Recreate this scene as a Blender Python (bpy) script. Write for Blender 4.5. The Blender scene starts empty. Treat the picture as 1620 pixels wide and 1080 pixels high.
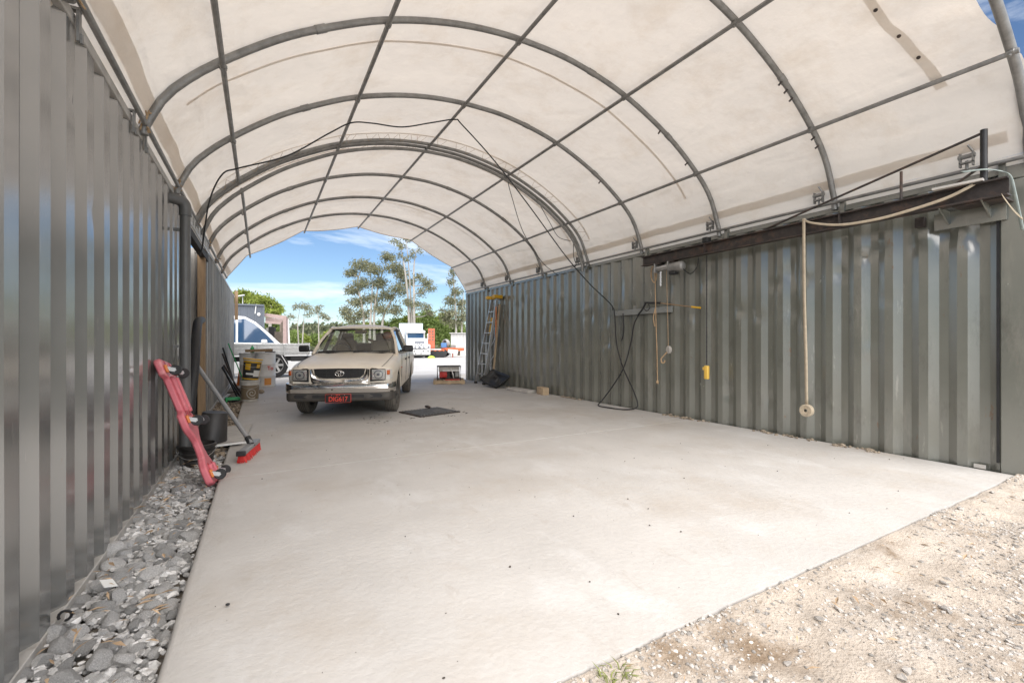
import bpy, bmesh, math, random
from mathutils import Vector, Matrix, noise
R = math.radians
random.seed(11)
SC = bpy.context.scene
COL = SC.collection
# ------------------------------------------------------------------ camera, sky, sun, exposure
CAM_H = 1.2
YAW = math.atan((810.0 - 412.0) / 711.0)
cam = bpy.data.cameras.new('camera'); cam.sensor_width = 36.0; cam.lens = 711.0 / 1620.0 * 36.0
cam.clip_start = 0.05; cam.clip_end = 3000
co = bpy.data.objects.new('camera', cam); COL.objects.link(co)
co.location = (0, 0, CAM_H); co.rotation_euler = (R(90), 0, -YAW)
SC.camera = co
SUN_EL, SUN_AZ = 46.0, 188.0          # azimuth clockwise from +Y (high hazy sun behind the camera)
sd = Vector((math.sin(R(SUN_AZ)) * math.cos(R(SUN_EL)), math.cos(R(SUN_AZ)) * math.cos(R(SUN_EL)), math.sin(R(SUN_EL))))
W = bpy.data.worlds.new('World'); SC.world = W; W.use_nodes = True
nt = W.node_tree; nt.nodes.clear()
wo = nt.nodes.new('ShaderNodeOutputWorld'); bg = nt.nodes.new('ShaderNodeBackground')
sky = nt.nodes.new('ShaderNodeTexSky'); sky.sky_type = 'NISHITA'; sky.sun_disc = False
sky.sun_elevation = R(SUN_EL); sky.sun_rotation = R(SUN_AZ); sky.air_density = 1.0; sky.dust_density = 0.05; sky.ozone_density = 2.5
bg.inputs['Strength'].default_value = 0.055
# thin wispy cloud over the whole sky
tc = nt.nodes.new('ShaderNodeTexCoord'); mp = nt.nodes.new('ShaderNodeMapping')
mp.inputs['Scale'].default_value = (2.2, 3.4, 9.0); mp.inputs['Rotation'].default_value = (0.25, 0.1, 0.5)
nz = nt.nodes.new('ShaderNodeTexNoise'); nz.inputs['Scale'].default_value = 1.5; nz.inputs['Detail'].default_value = 8; nz.inputs['Roughness'].default_value = 0.62
nz.inputs['Distortion'].default_value = 0.5
cr = nt.nodes.new('ShaderNodeValToRGB'); cr.color_ramp.elements[0].position = 0.50; cr.color_ramp.elements[1].position = 0.78
cr.color_ramp.elements[1].color = (0.75, 0.75, 0.75, 1)
mx = nt.nodes.new('ShaderNodeMix'); mx.data_type = 'RGBA'
mx.inputs['B'].default_value = (11, 11.5, 12, 1)
nt.links.new(tc.outputs['Generated'], mp.inputs['Vector']); nt.links.new(mp.outputs['Vector'], nz.inputs['Vector'])
nt.links.new(nz.outputs['Fac'], cr.inputs['Fac']); nt.links.new(cr.outputs['Color'], mx.inputs['Factor'])
tn = nt.nodes.new('ShaderNodeMix'); tn.data_type = 'RGBA'; tn.blend_type = 'MULTIPLY'; tn.inputs['Factor'].default_value = 1.0; tn.inputs['B'].default_value = (0.88, 0.96, 1.06, 1)
nt.links.new(sky.outputs['Color'], tn.inputs['A']); nt.links.new(tn.outputs['Result'], mx.inputs['A']); nt.links.new(mx.outputs['Result'], bg.inputs['Color'])
nt.links.new(bg.outputs['Background'], wo.inputs['Surface'])
sl = bpy.data.lights.new('sun', 'SUN'); sl.energy = 3.2; sl.angle = R(85); sl.color = (1.0, 0.94, 0.86)
so = bpy.data.objects.new('sun', sl); COL.objects.link(so); so.rotation_euler = sd.to_track_quat('Z', 'Y').to_euler()
so.location = (0, 0, 30)
SC.view_settings.view_transform = 'Standard'; SC.view_settings.look = 'None'
SC.view_settings.gamma = 1.0; SC.view_settings.use_curve_mapping = False
SC.view_settings.exposure = 1.2
SC.render.engine = 'CYCLES'
SC.cycles.max_bounces = 10; SC.cycles.diffuse_bounces = 6; SC.cycles.transmission_bounces = 8; SC.cycles.transparent_max_bounces = 12
SC.cycles.sample_clamp_indirect = 6.0; SC.cycles.caustics_reflective = False; SC.cycles.caustics_refractive = False

# ------------------------------------------------------------------ materials
MATS = {}
def mat(name, col, rough=0.6, metal=0.0, var=0.0, vscale=6.0, bump=0.0, bscale=40.0, col2=None, c2amt=0.5, c2scale=2.0, c2pos=0.55,
        island=0.0, spec=0.5, coat=0.0, stretch=None, rvar=0.0, coords='Object', c2stretch=None, c2soft=0.12, ior=1.5, layers=()):
    m = bpy.data.materials.new(name); m.use_nodes = True; t = m.node_tree
    b = t.nodes['Principled BSDF']
    b.inputs['Roughness'].default_value = rough; b.inputs['Metallic'].default_value = metal
    b.inputs['Specular IOR Level'].default_value = spec; b.inputs['Coat Weight'].default_value = coat; b.inputs['IOR'].default_value = ior
    rgb = t.nodes.new('ShaderNodeRGB'); rgb.outputs[0].default_value = (*col, 1)
    cur = rgb.outputs[0]
    tcn = t.nodes.new('ShaderNodeTexCoord'); vec = tcn.outputs[coords]
    def mapped(s):
        mpn = t.nodes.new('ShaderNodeMapping'); mpn.inputs['Scale'].default_value = s
        t.links.new(vec, mpn.inputs['Vector']); return mpn.outputs['Vector']
    v1 = mapped(stretch) if stretch else vec
    if var > 0:
        n = t.nodes.new('ShaderNodeTexNoise'); n.inputs['Scale'].default_value = vscale; n.inputs['Detail'].default_value = 6; n.inputs['Roughness'].default_value = 0.65
        t.links.new(v1, n.inputs['Vector'])
        mr = t.nodes.new('ShaderNodeMapRange'); mr.inputs['From Min'].default_value = 0.3; mr.inputs['From Max'].default_value = 0.7
        mr.inputs['To Min'].default_value = 1 - var; mr.inputs['To Max'].default_value = 1 + var
        t.links.new(n.outputs['Fac'], mr.inputs['Value'])
        mm = t.nodes.new('ShaderNodeMix'); mm.data_type = 'RGBA'; mm.blend_type = 'MULTIPLY'; mm.inputs['Factor'].default_value = 1
        t.links.new(cur, mm.inputs['A']); t.links.new(mr.outputs['Result'], mm.inputs['B']); cur = mm.outputs['Result']
        if rvar > 0:
            m2 = t.nodes.new('ShaderNodeMapRange'); m2.inputs['From Min'].default_value = 0.3; m2.inputs['From Max'].default_value = 0.7
            m2.inputs['To Min'].default_value = rough - rvar; m2.inputs['To Max'].default_value = rough + rvar
            t.links.new(n.outputs['Fac'], m2.inputs['Value']); t.links.new(m2.outputs['Result'], b.inputs['Roughness'])
    lay = list(layers)
    if col2: lay.insert(0, (col2, c2amt, c2scale, c2pos, c2soft, c2stretch))
    for (col2, c2amt, c2scale, c2pos, c2soft, c2stretch) in lay:
        v2 = mapped(c2stretch) if c2stretch else v1
        n = t.nodes.new('ShaderNodeTexNoise'); n.inputs['Scale'].default_value = c2scale; n.inputs['Detail'].default_value = 9; n.inputs['Roughness'].default_value = 0.7
        t.links.new(v2, n.inputs['Vector'])
        mr = t.nodes.new('ShaderNodeMapRange'); mr.inputs['From Min'].default_value = c2pos; mr.inputs['From Max'].default_value = c2pos + c2soft; mr.inputs['To Max'].default_value = c2amt
        t.links.new(n.outputs['Fac'], mr.inputs['Value'])
        mm = t.nodes.new('ShaderNodeMix'); mm.data_type = 'RGBA'; mm.inputs['B'].default_value = (*col2, 1)
        t.links.new(mr.outputs['Result'], mm.inputs['Factor']); t.links.new(cur, mm.inputs['A']); cur = mm.outputs['Result']
    if island > 0:
        g = t.nodes.new('ShaderNodeNewGeometry'); oi = t.nodes.new('ShaderNodeObjectInfo')
        ad = t.nodes.new('ShaderNodeMath'); ad.operation = 'ADD'; t.links.new(g.outputs['Random Per Island'], ad.inputs[0]); t.links.new(oi.outputs['Random'], ad.inputs[1])
        fr = t.nodes.new('ShaderNodeMath'); fr.operation = 'FRACT'; t.links.new(ad.outputs[0], fr.inputs[0])
        mr = t.nodes.new('ShaderNodeMapRange'); mr.inputs['To Min'].default_value = 1 - island; mr.inputs['To Max'].default_value = 1 + island
        t.links.new(fr.outputs[0], mr.inputs['Value'])
        mm = t.nodes.new('ShaderNodeMix'); mm.data_type = 'RGBA'; mm.blend_type = 'MULTIPLY'; mm.inputs['Factor'].default_value = 1
        t.links.new(cur, mm.inputs['A']); t.links.new(mr.outputs['Result'], mm.inputs['B']); cur = mm.outputs['Result']
    t.links.new(cur, b.inputs['Base Color'])
    if bump > 0:
        n = t.nodes.new('ShaderNodeTexNoise'); n.inputs['Scale'].default_value = bscale; n.inputs['Detail'].default_value = 8; n.inputs['Roughness'].default_value = 0.6
        t.links.new(v1, n.inputs['Vector'])
        bp = t.nodes.new('ShaderNodeBump'); bp.inputs['Strength'].default_value = bump; bp.inputs['Distance'].default_value = 0.02
        t.links.new(n.outputs['Fac'], bp.inputs['Height']); t.links.new(bp.outputs['Normal'], b.inputs['Normal'])
    MATS[name] = m
    return m
def shader_mix(name, build):
    m = bpy.data.materials.new(name); m.use_nodes = True; t = m.node_tree; t.nodes.clear()
    o = t.nodes.new('ShaderNodeOutputMaterial'); t.links.new(build(t), o.inputs['Surface']); MATS[name] = m; return m
def fabric_shader(col, stain, trans=0.5):
    def f(t):
        tcn = t.nodes.new('ShaderNodeTexCoord')
        n = t.nodes.new('ShaderNodeTexNoise'); n.inputs['Scale'].default_value = 1.3; n.inputs['Detail'].default_value = 10; n.inputs['Roughness'].default_value = 0.72
        t.links.new(tcn.outputs['Object'], n.inputs['Vector'])
        mr = t.nodes.new('ShaderNodeMapRange'); mr.inputs['From Min'].default_value = 0.5; mr.inputs['From Max'].default_value = 0.74; mr.inputs['To Max'].default_value = 0.5
        t.links.new(n.outputs['Fac'], mr.inputs['Value'])
        mm = t.nodes.new('ShaderNodeMix'); mm.data_type = 'RGBA'; mm.inputs['A'].default_value = (*col, 1); mm.inputs['B'].default_value = (*stain, 1)
        t.links.new(mr.outputs['Result'], mm.inputs['Factor'])
        n2 = t.nodes.new('ShaderNodeTexNoise'); n2.inputs['Scale'].default_value = 5.0; n2.inputs['Detail'].default_value = 5
        t.links.new(tcn.outputs['Object'], n2.inputs['Vector'])
        bp = t.nodes.new('ShaderNodeBump'); bp.inputs['Strength'].default_value = 0.6; bp.inputs['Distance'].default_value = 0.03
        t.links.new(n2.outputs['Fac'], bp.inputs['Height'])
        mpn = t.nodes.new('ShaderNodeMapping'); mpn.inputs['Scale'].default_value = (1.0, 0.55, 2.4); mpn.inputs['Rotation'].default_value = (0.3, 0.0, 0.6); t.links.new(tcn.outputs['Object'], mpn.inputs['Vector'])
        n3 = t.nodes.new('ShaderNodeTexNoise'); n3.inputs['Scale'].default_value = 1.6; n3.inputs['Detail'].default_value = 2; n3.inputs['Distortion'].default_value = 0.5; t.links.new(mpn.outputs['Vector'], n3.inputs['Vector'])
        bp2 = t.nodes.new('ShaderNodeBump'); bp2.inputs['Strength'].default_value = 0.38; bp2.inputs['Distance'].default_value = 0.12; t.links.new(n3.outputs['Fac'], bp2.inputs['Height']); t.links.new(bp2.outputs['Normal'], bp.inputs['Normal'])
        d = t.nodes.new('ShaderNodeBsdfDiffuse'); tr = t.nodes.new('ShaderNodeBsdfTranslucent')
        for s in (d, tr):
            t.links.new(mm.outputs['Result'], s.inputs['Color']); t.links.new(bp.outputs['Normal'], s.inputs['Normal'])
        mix = t.nodes.new('ShaderNodeMixShader'); mix.inputs[0].default_value = trans
        t.links.new(d.outputs[0], mix.inputs[1]); t.links.new(tr.outputs[0], mix.inputs[2])
        return mix.outputs[0]
    return f
def glass_shader(tint, refl=0.12):
    def f(t):
        tr = t.nodes.new('ShaderNodeBsdfTransparent'); tr.inputs[0].default_value = (*tint, 1)
        g = t.nodes.new('ShaderNodeBsdfGlossy'); g.inputs['Roughness'].default_value = 0.03
        fr = t.nodes.new('ShaderNodeFresnel'); fr.inputs['IOR'].default_value = 1.5
        ad = t.nodes.new('ShaderNodeMath'); ad.operation = 'ADD'; ad.use_clamp = True; ad.inputs[1].default_value = refl
        t.links.new(fr.outputs[0], ad.inputs[0])
        mix = t.nodes.new('ShaderNodeMixShader'); t.links.new(ad.outputs[0], mix.inputs[0]); t.links.new(tr.outputs[0], mix.inputs[1]); t.links.new(g.outputs[0], mix.inputs[2])
        return mix.outputs[0]
    return f
def leaf_shader(c1, c2):
    def f(t):
        g = t.nodes.new('ShaderNodeNewGeometry')
        mm = t.nodes.new('ShaderNodeMix'); mm.data_type = 'RGBA'; mm.inputs['A'].default_value = (*c1, 1); mm.inputs['B'].default_value = (*c2, 1)
        t.links.new(g.outputs['Random Per Island'], mm.inputs['Factor'])
        d = t.nodes.new('ShaderNodeBsdfDiffuse'); tr = t.nodes.new('ShaderNodeBsdfTranslucent')
        t.links.new(mm.outputs['Result'], d.inputs[0]); t.links.new(mm.outputs['Result'], tr.inputs[0])
        mix = t.nodes.new('ShaderNodeMixShader'); mix.inputs[0].default_value = 0.35
        t.links.new(d.outputs[0], mix.inputs[1]); t.links.new(tr.outputs[0], mix.inputs[2]); return mix.outputs[0]
    return f

mat('container_left', (0.145, 0.145, 0.138), 0.185, 0.0, ior=3.1, layers=[((0.28, 0.26, 0.23), 0.5, 14, 0.64, 0.05, (1, 1, 0.12)), ((0.16, 0.10, 0.06), 0.6, 8, 0.66, 0.05, (1, 1, 0.5))], var=0.04, vscale=3, col2=(0.20, 0.175, 0.145), c2amt=0.3, c2scale=1.2, c2pos=0.5, c2soft=0.3, rvar=0.03, c2stretch=(1, 1, 0.35))
mat('container_right', (0.158, 0.161, 0.136), 0.215, 0.0, ior=2.1, var=0.06, vscale=2.5, rvar=0.06, layers=[((0.34, 0.325, 0.285), 0.5, 11, 0.62, 0.06, (1, 1, 0.15)), ((0.17, 0.10, 0.06), 0.75, 7, 0.64, 0.05, (1, 1, 0.35)), ((0.30, 0.28, 0.24), 0.4, 3.0, 0.54, 0.15, (1, 1, 0.22)), ((0.07, 0.065, 0.055), 0.4, 4.0, 0.56, 0.12, (1, 1, 0.3))])
mat('container_far', (0.24, 0.23, 0.215), 0.5, 0.2, var=0.25, vscale=3, bump=0.1, bscale=12, col2=(0.40, 0.36, 0.31), c2amt=0.8, c2scale=2.0, c2pos=0.48, c2stretch=(1, 1, 0.25))
mat('rail_left', (0.46, 0.44, 0.41), 0.5, 0.2, var=0.2, vscale=8, col2=(0.22, 0.16, 0.11), c2amt=0.6, c2scale=5)
mat('galv', (0.27, 0.265, 0.255), 0.5, 0.55, var=0.25, vscale=9, bump=0.1, bscale=60, col2=(0.20, 0.13, 0.09), c2amt=0.7, c2scale=5, c2pos=0.63)
mat('rust_steel', (0.060, 0.050, 0.046), 0.55, 0.35, var=0.3, vscale=12, bump=0.2, bscale=70, col2=(0.13, 0.075, 0.05), c2amt=0.55, c2scale=6, c2pos=0.5)
mat('black_steel', (0.025, 0.025, 0.026), 0.5, 0.3, var=0.3, vscale=12)
shader_mix('fabric', fabric_shader((0.83, 0.755, 0.665), (0.62, 0.50, 0.37), 0.36))
shader_mix('fabric_hem', fabric_shader((0.78, 0.72, 0.65), (0.62, 0.53, 0.43), 0.42))
mat('rope_brown', (0.42, 0.29, 0.17), 0.85, var=0.25, vscale=30)
mat('strap_cream', (0.50, 0.42, 0.31), 0.85, var=0.15, vscale=20, bump=0.2, bscale=200)
mat('strap_teal', (0.36, 0.42, 0.40), 0.85, var=0.2, vscale=20)
mat('rubber', (0.018, 0.018, 0.019), 0.55, var=0.2, vscale=20)
mat('tyre', (0.13, 0.117, 0.10), 0.85, var=0.3, vscale=14, bump=0.2, bscale=80)
mat('concrete', (0.515, 0.492, 0.463), 0.72, var=0.07, vscale=1.6, bump=0.25, bscale=26, col2=(0.43, 0.375, 0.315), c2amt=0.6, c2scale=0.7, c2pos=0.49, c2soft=0.2, layers=[((0.59, 0.575, 0.555), 0.7, 1.5, 0.53, 0.12, (1, 0.6, 1)), ((0.40, 0.355, 0.31), 0.45, 5.0, 0.60, 0.10, (1.4, 0.5, 1)), ((0.33, 0.29, 0.25), 0.6, 34.0, 0.69, 0.03, None), ((0.27, 0.23, 0.19), 0.55, 2.2, 0.70, 0.05, (0.6, 1.6, 1))])
mat('ground', (0.58, 0.565, 0.54), 0.9, var=0.10, vscale=0.7, bump=0.5, bscale=14, col2=(0.40, 0.36, 0.30), c2amt=0.4, c2scale=0.5, c2pos=0.52)
mat('gravel_ground', (0.51, 0.44, 0.365), 0.95, var=0.22, vscale=5, bump=0.9, bscale=60, col2=(0.22, 0.15, 0.09), c2amt=0.85, c2scale=1.3, c2pos=0.535, c2soft=0.12, layers=[((0.60, 0.555, 0.50), 0.6, 3.0, 0.5, 0.2, None), ((0.27, 0.20, 0.14), 0.7, 6.0, 0.60, 0.10, (1, 2.2, 1))])
mat('gravel_stone', (0.43, 0.40, 0.365), 0.9, var=0.2, vscale=20, bump=0.4, bscale=90, island=0.5)
mat('rock', (0.56, 0.55, 0.535), 0.9, var=0.38, vscale=13, bump=0.85, bscale=30, island=0.3, col2=(0.34, 0.32, 0.30), c2amt=0.45, c2scale=9, c2pos=0.5)
mat('rubble', (0.30, 0.245, 0.185), 0.95, var=0.3, vscale=14, bump=0.6, bscale=50, island=0.45)
mat('bed_soil', (0.20, 0.175, 0.145), 0.95, var=0.4, vscale=14, bump=0.9, bscale=40)
mat('dry_leaf', (0.42, 0.30, 0.19), 0.8, var=0.2, island=0.3)
mat('dark_speck', (0.06, 0.05, 0.04), 0.9, island=0.5)
mat('grass', (0.20, 0.22, 0.07), 0.8, island=0.35)
mat('pvc', (0.115, 0.115, 0.112), 0.42, var=0.12, vscale=8)
mat('timber', (0.30, 0.20, 0.115), 0.8, var=0.25, vscale=5, stretch=(6, 6, 0.6), bump=0.2)
mat('timber_pale', (0.48, 0.36, 0.235), 0.8, var=0.25, vscale=8, bump=0.2)
mat('dark_panel', (0.035, 0.034, 0.034), 0.7, var=0.2)
mat('white_metal', (0.62, 0.61, 0.59), 0.45, 0.2, var=0.12, vscale=9, col2=(0.35, 0.27, 0.2), c2amt=0.5, c2scale=6, c2pos=0.62)
mat('grey_plank', (0.25, 0.26, 0.25), 0.55, var=0.12, vscale=7)
mat('pink', (0.62, 0.155, 0.185), 0.42, var=0.10, vscale=8, bump=0.06, bscale=20, col2=(0.72, 0.36, 0.34), c2amt=0.6, c2scale=5, c2pos=0.55)
mat('pink_dark', (0.44, 0.055, 0.07), 0.45)
mat('orange', (0.72, 0.22, 0.06), 0.5)
mat('chrome', (0.72, 0.70, 0.67), 0.10, 1.0, var=0.08, vscale=6)
mat('steel', (0.50, 0.50, 0.50), 0.3, 0.9)
mat('alu', (0.55, 0.55, 0.54), 0.4, 0.7, var=0.15, vscale=10)
mat('yellow', (0.72, 0.42, 0.03), 0.45, var=0.08)
mat('pendant_yellow', (0.80, 0.52, 0.10), 0.45)
mat('red', (0.52, 0.035, 0.03), 0.5, var=0.15)
mat('broom_grey', (0.30, 0.30, 0.305), 0.45, 0.3, var=0.12, vscale=7)
mat('card', (0.50, 0.475, 0.44), 0.85, var=0.15, vscale=5)
mat('bucket_black', (0.035, 0.032, 0.03), 0.5, var=0.35, vscale=5)
mat('bucket_white', (0.55, 0.53, 0.49), 0.5, var=0.25, vscale=6)
mat('drum_white', (0.74, 0.72, 0.69), 0.42, var=0.08, vscale=3, col2=(0.55, 0.45, 0.34), c2amt=0.35, c2scale=3)
mat('print_black', (0.03, 0.03, 0.03), 0.5); mat('print_brown', (0.22, 0.17, 0.11), 0.6); mat('print_red', (0.7, 0.08, 0.04), 0.5)
mat('label_orange', (0.75, 0.32, 0.08), 0.6); mat('print_white', (0.75, 0.75, 0.72), 0.6)
mat('green_plastic', (0.02, 0.35, 0.10), 0.45)
mat('ute_paint', (0.80, 0.725, 0.61), 0.34, 0.05, var=0.05, vscale=4, spec=0.35, coat=0.0, col2=(0.66, 0.58, 0.46), c2amt=0.5, c2scale=3)
mat('plastic_black', (0.022, 0.022, 0.023), 0.5, var=0.2, vscale=15)
mat('plastic_dusty', (0.075, 0.068, 0.06), 0.65, var=0.25, vscale=9)
mat('seat', (0.36, 0.31, 0.25), 0.9, var=0.1)
mat('interior', (0.22, 0.19, 0.15), 0.8)
mat('indicator', (0.55, 0.13, 0.04), 0.25); mat('lamp', (0.85, 0.83, 0.78), 0.22, 0.25)
shader_mix('glass', glass_shader((0.82, 0.86, 0.83), 0.05)); shader_mix('lens', glass_shader((0.9, 0.9, 0.9), 0.12))
mat('glass_dark', (0.03, 0.075, 0.15), 0.06, 0.0, spec=0.8, coat=0.5)
mat('white_paint', (0.80, 0.80, 0.79), 0.3, coat=0.5, var=0.04)
mat('plate_black', (0.02, 0.015, 0.015), 0.4); mat('plate_red', (0.75, 0.07, 0.045), 0.4)
mat('truck_grey', (0.20, 0.21, 0.24), 0.4, 0.4); mat('tip_blue', (0.55, 0.63, 0.70), 0.45, 0.2, var=0.1)
mat('trailer_orange', (0.62, 0.12, 0.035), 0.5, var=0.15, vscale=3); mat('ramp_red', (0.55, 0.14, 0.075), 0.6, var=0.2, vscale=2)
mat('wall_grey', (0.105, 0.12, 0.145), 0.5, 0.2, var=0.06); mat('pergola', (0.34, 0.25, 0.23), 0.7, var=0.15)
mat('ac_white', (0.72, 0.72, 0.70), 0.5, var=0.05); mat('shed_pale', (0.55, 0.54, 0.52), 0.6, var=0.1, vscale=2)
mat('hivis', (0.45, 0.70, 0.08), 0.6); mat('blue', (0.08, 0.20, 0.42), 0.5)
mat('bark', (0.40, 0.37, 0.33), 0.9, var=0.3, vscale=3, stretch=(1, 1, 0.3)); mat('bark_dark', (0.17, 0.14, 0.11), 0.95, var=0.3, vscale=3)
shader_mix('leaf_gum', leaf_shader((0.17, 0.185, 0.105), (0.36, 0.35, 0.23)))
shader_mix('leaf_green', leaf_shader((0.15, 0.22, 0.06), (0.34, 0.42, 0.15)))
shader_mix('leaf_lime', leaf_shader((0.20, 0.26, 0.05), (0.36, 0.41, 0.11)))
shader_mix('leaf_far', leaf_shader((0.12, 0.145, 0.085), (0.22, 0.23, 0.14)))
mat('dirt', (0.23, 0.155, 0.095), 0.95, var=0.35, vscale=9, bump=0.8, bscale=40, col2=(0.42, 0.34, 0.26), c2amt=0.8, c2scale=7, c2pos=0.5)
mat('hill', (0.13, 0.15, 0.09), 0.95, var=0.3, vscale=0.05)

# ------------------------------------------------------------------ mesh helpers
def tag(o, label=None, cat=None, group=None, kind=None):
    if label: o['label'] = label
    if cat: o['category'] = cat
    if group: o['group'] = group
    if kind: o['kind'] = kind
    return o
def thing(name, label, cat, loc=(0, 0, 0), rz=0.0, group=None, rot=None):
    o = bpy.data.objects.new(name, None); COL.objects.link(o); o.empty_display_size = 0.2
    o.location = loc; o.rotation_euler = rot if rot else (0, 0, rz)
    return tag(o, label, cat, group)
class MB:
    def __init__(s): s.v = []; s.f = []
    def add(s, vs, fs):
        k = len(s.v); s.v += [tuple(p) for p in vs]; s.f += [tuple(i + k for i in f) for f in fs]; return s
    def box(s, c, d, rot=None, taper=1.0):
        M = rot.to_3x3() if rot else Matrix.Identity(3); c = Vector(c); vs = []
        for z in (-1, 1):
            k = taper if z > 0 else 1
            for y in (-1, 1):
                for x in (-1, 1): vs.append(c + M @ Vector((x * d[0] / 2 * k, y * d[1] / 2 * k, z * d[2] / 2)))
        return s.add(vs, [(0, 2, 3, 1), (4, 5, 7, 6), (0, 1, 5, 4), (2, 6, 7, 3), (0, 4, 6, 2), (1, 3, 7, 5)])
    def beam(s, a, b, w, h, up=(0, 0, 1)):
        a = Vector(a); b = Vector(b); t = (b - a).normalized(); u = Vector(up); u = (u - t * u.dot(t)).normalized(); n = t.cross(u); vs = []
        for p in (a, b):
            for i, j in ((-1, -1), (1, -1), (1, 1), (-1, 1)): vs.append(p + n * (i * w / 2) + u * (j * h / 2))
        return s.add(vs, [(0, 1, 2, 3), (7, 6, 5, 4), (0, 4, 5, 1), (1, 5, 6, 2), (2, 6, 7, 3), (3, 7, 4, 0)])
    def tube(s, pts, r, n=8, cap=True, closed=False):
        P = [Vector(p) for p in pts]; m = len(P); rr = r if isinstance(r, (list, tuple)) else [r] * m
        T = [((P[(i + 1) % m] - P[i - 1]) if closed else (P[min(i + 1, m - 1)] - P[max(i - 1, 0)])).normalized() for i in range(m)]
        ref = Vector((0, 0, 1)) if abs(T[0].z) < 0.9 else Vector((1, 0, 0)); u = (ref - T[0] * ref.dot(T[0])).normalized(); vs = []
        for i in range(m):
            u = (u - T[i] * u.dot(T[i])).normalized(); w = T[i].cross(u)
            for k in range(n):
                a = 2 * math.pi * k / n; vs.append(P[i] + (u * math.cos(a) + w * math.sin(a)) * rr[i])
        fs = []
        for i in range(m if closed else m - 1):
            j = (i + 1) % m
            for k in range(n): fs.append((i * n + k, i * n + (k + 1) % n, j * n + (k + 1) % n, j * n + k))
        if cap and not closed: fs += [tuple(range(n))[::-1], tuple((m - 1) * n + k for k in range(n))]
        return s.add(vs, fs)
    def lathe(s, prof, n=20, M=None, cap=True):
        M = M or Matrix.Identity(4); vs = []; m = len(prof)
        for r, z in prof:
            for k in range(n):
                a = 2 * math.pi * k / n; vs.append(M @ Vector((r * math.cos(a), r * math.sin(a), z)))
        fs = [(i * n + k, i * n + (k + 1) % n, (i + 1) * n + (k + 1) % n, (i + 1) * n + k) for i in range(m - 1) for k in range(n)]
        if cap: fs += [tuple(range(n))[::-1], tuple((m - 1) * n + k for k in range(n))]
        return s.add(vs, fs)
    def prism(s, out, h0, h1, M=None):
        M = M or Matrix.Identity(4); n = len(out)
        vs = [M @ Vector((x, y, h0)) for x, y in out] + [M @ Vector((x, y, h1)) for x, y in out]
        fs = [tuple(range(n))[::-1], tuple(range(n, 2 * n))] + [(i, (i + 1) % n, n + (i + 1) % n, n + i) for i in range(n)]
        return s.add(vs, fs)
    def grid(s, fn, nu, nv):
        vs = [fn(i / nu, j / nv) for j in range(nv + 1) for i in range(nu + 1)]
        return s.add(vs, [(j * (nu + 1) + i, j * (nu + 1) + i + 1, (j + 1) * (nu + 1) + i + 1, (j + 1) * (nu + 1) + i) for j in range(nv) for i in range(nu)])
    def ribbon(s, pts, wdir, w):
        wd = Vector(wdir); vs = []
        for p in pts: vs += [Vector(p) - wd * w / 2, Vector(p) + wd * w / 2]
        return s.add(vs, [(2 * i, 2 * i + 1, 2 * i + 3, 2 * i + 2) for i in range(len(pts) - 1)])
    def mesh(s, name, m, smooth=35):
        me = bpy.data.meshes.new(name); me.from_pydata(s.v, [], s.f); me.materials.append(MATS[m]); me.update()
        if smooth is not None:
            for p in me.polygons: p.use_smooth = True
            me.set_sharp_from_angle(angle=R(smooth))
        return me
    def build(s, name, m, parent=None, smooth=35, world=False, bevel=0.0, fix=True, label=None, solid=0.0):
        me = s.mesh(name, m, smooth)
        if fix:
            bm = bmesh.new(); bm.from_mesh(me); bmesh.ops.recalc_face_normals(bm, faces=bm.faces); bm.to_mesh(me); bm.free()
        o = bpy.data.objects.new(name, me); COL.objects.link(o)
        if parent:
            o.parent = parent
            if world: o.matrix_parent_inverse = (Matrix.Translation(parent.location) @ parent.rotation_euler.to_matrix().to_4x4()).inverted()
        if solid > 0:
            md = o.modifiers.new('solid', 'SOLIDIFY'); md.thickness = solid; md.offset = 0
        if bevel > 0:
            md = o.modifiers.new('bevel', 'BEVEL'); md.width = bevel; md.segments = 2; md.limit_method = 'ANGLE'; md.angle_limit = R(40)
        if label: o['label'] = label
        return o
def inst(src, parent=None, M=None, name=None):
    o = bpy.data.objects.new(name or src.name.split('.')[0], src.data); COL.objects.link(o); o.parent = parent
    if M is not None: o.matrix_basis = M
    return o
def text_mesh(name, body, size, m, parent, M, extrude=0.001, sx=1.0, bold=0.012):
    cu = bpy.data.curves.new('lettering', 'FONT'); cu.body = body; cu.size = size; cu.extrude = extrude; cu.align_x = 'CENTER'; cu.align_y = 'CENTER'; cu.offset = size * bold
    t = bpy.data.objects.new('lettering', cu); COL.objects.link(t)
    dg = bpy.context.evaluated_depsgraph_get(); me = bpy.data.meshes.new_from_object(t.evaluated_get(dg))
    bpy.data.objects.remove(t); bpy.data.curves.remove(cu)
    me.materials.clear(); me.materials.append(MATS[m]); me.transform(M @ Matrix.Diagonal((sx, 1, 1, 1)))
    o = bpy.data.objects.new(name, me); COL.objects.link(o); o.parent = parent; return o
def spline(pts, per=8):
    P = [Vector(p) for p in pts]; P = [P[0] * 2 - P[1]] + P + [P[-1] * 2 - P[-2]]; out = []
    for i in range(1, len(P) - 2):
        for k in range(per):
            t = k / per; a, b, c, d = P[i - 1:i + 3]
            out.append(0.5 * ((2 * b) + (c - a) * t + (2 * a - 5 * b + 4 * c - d) * t * t + (3 * b - a - 3 * c + d) * t ** 3))
    out.append(P[-2]); return out
FRONT = Matrix(((1, 0, 0, 0), (0, 0, 1, 0), (0, 1, 0, 0), (0, 0, 0, 1)))      # (x,y,h) -> x, depth h, up y
FACE = Matrix(((1, 0, 0, 0), (0, 0, -1, 0), (0, 1, 0, 0), (0, 0, 0, 1)))      # text upright facing -Y
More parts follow.
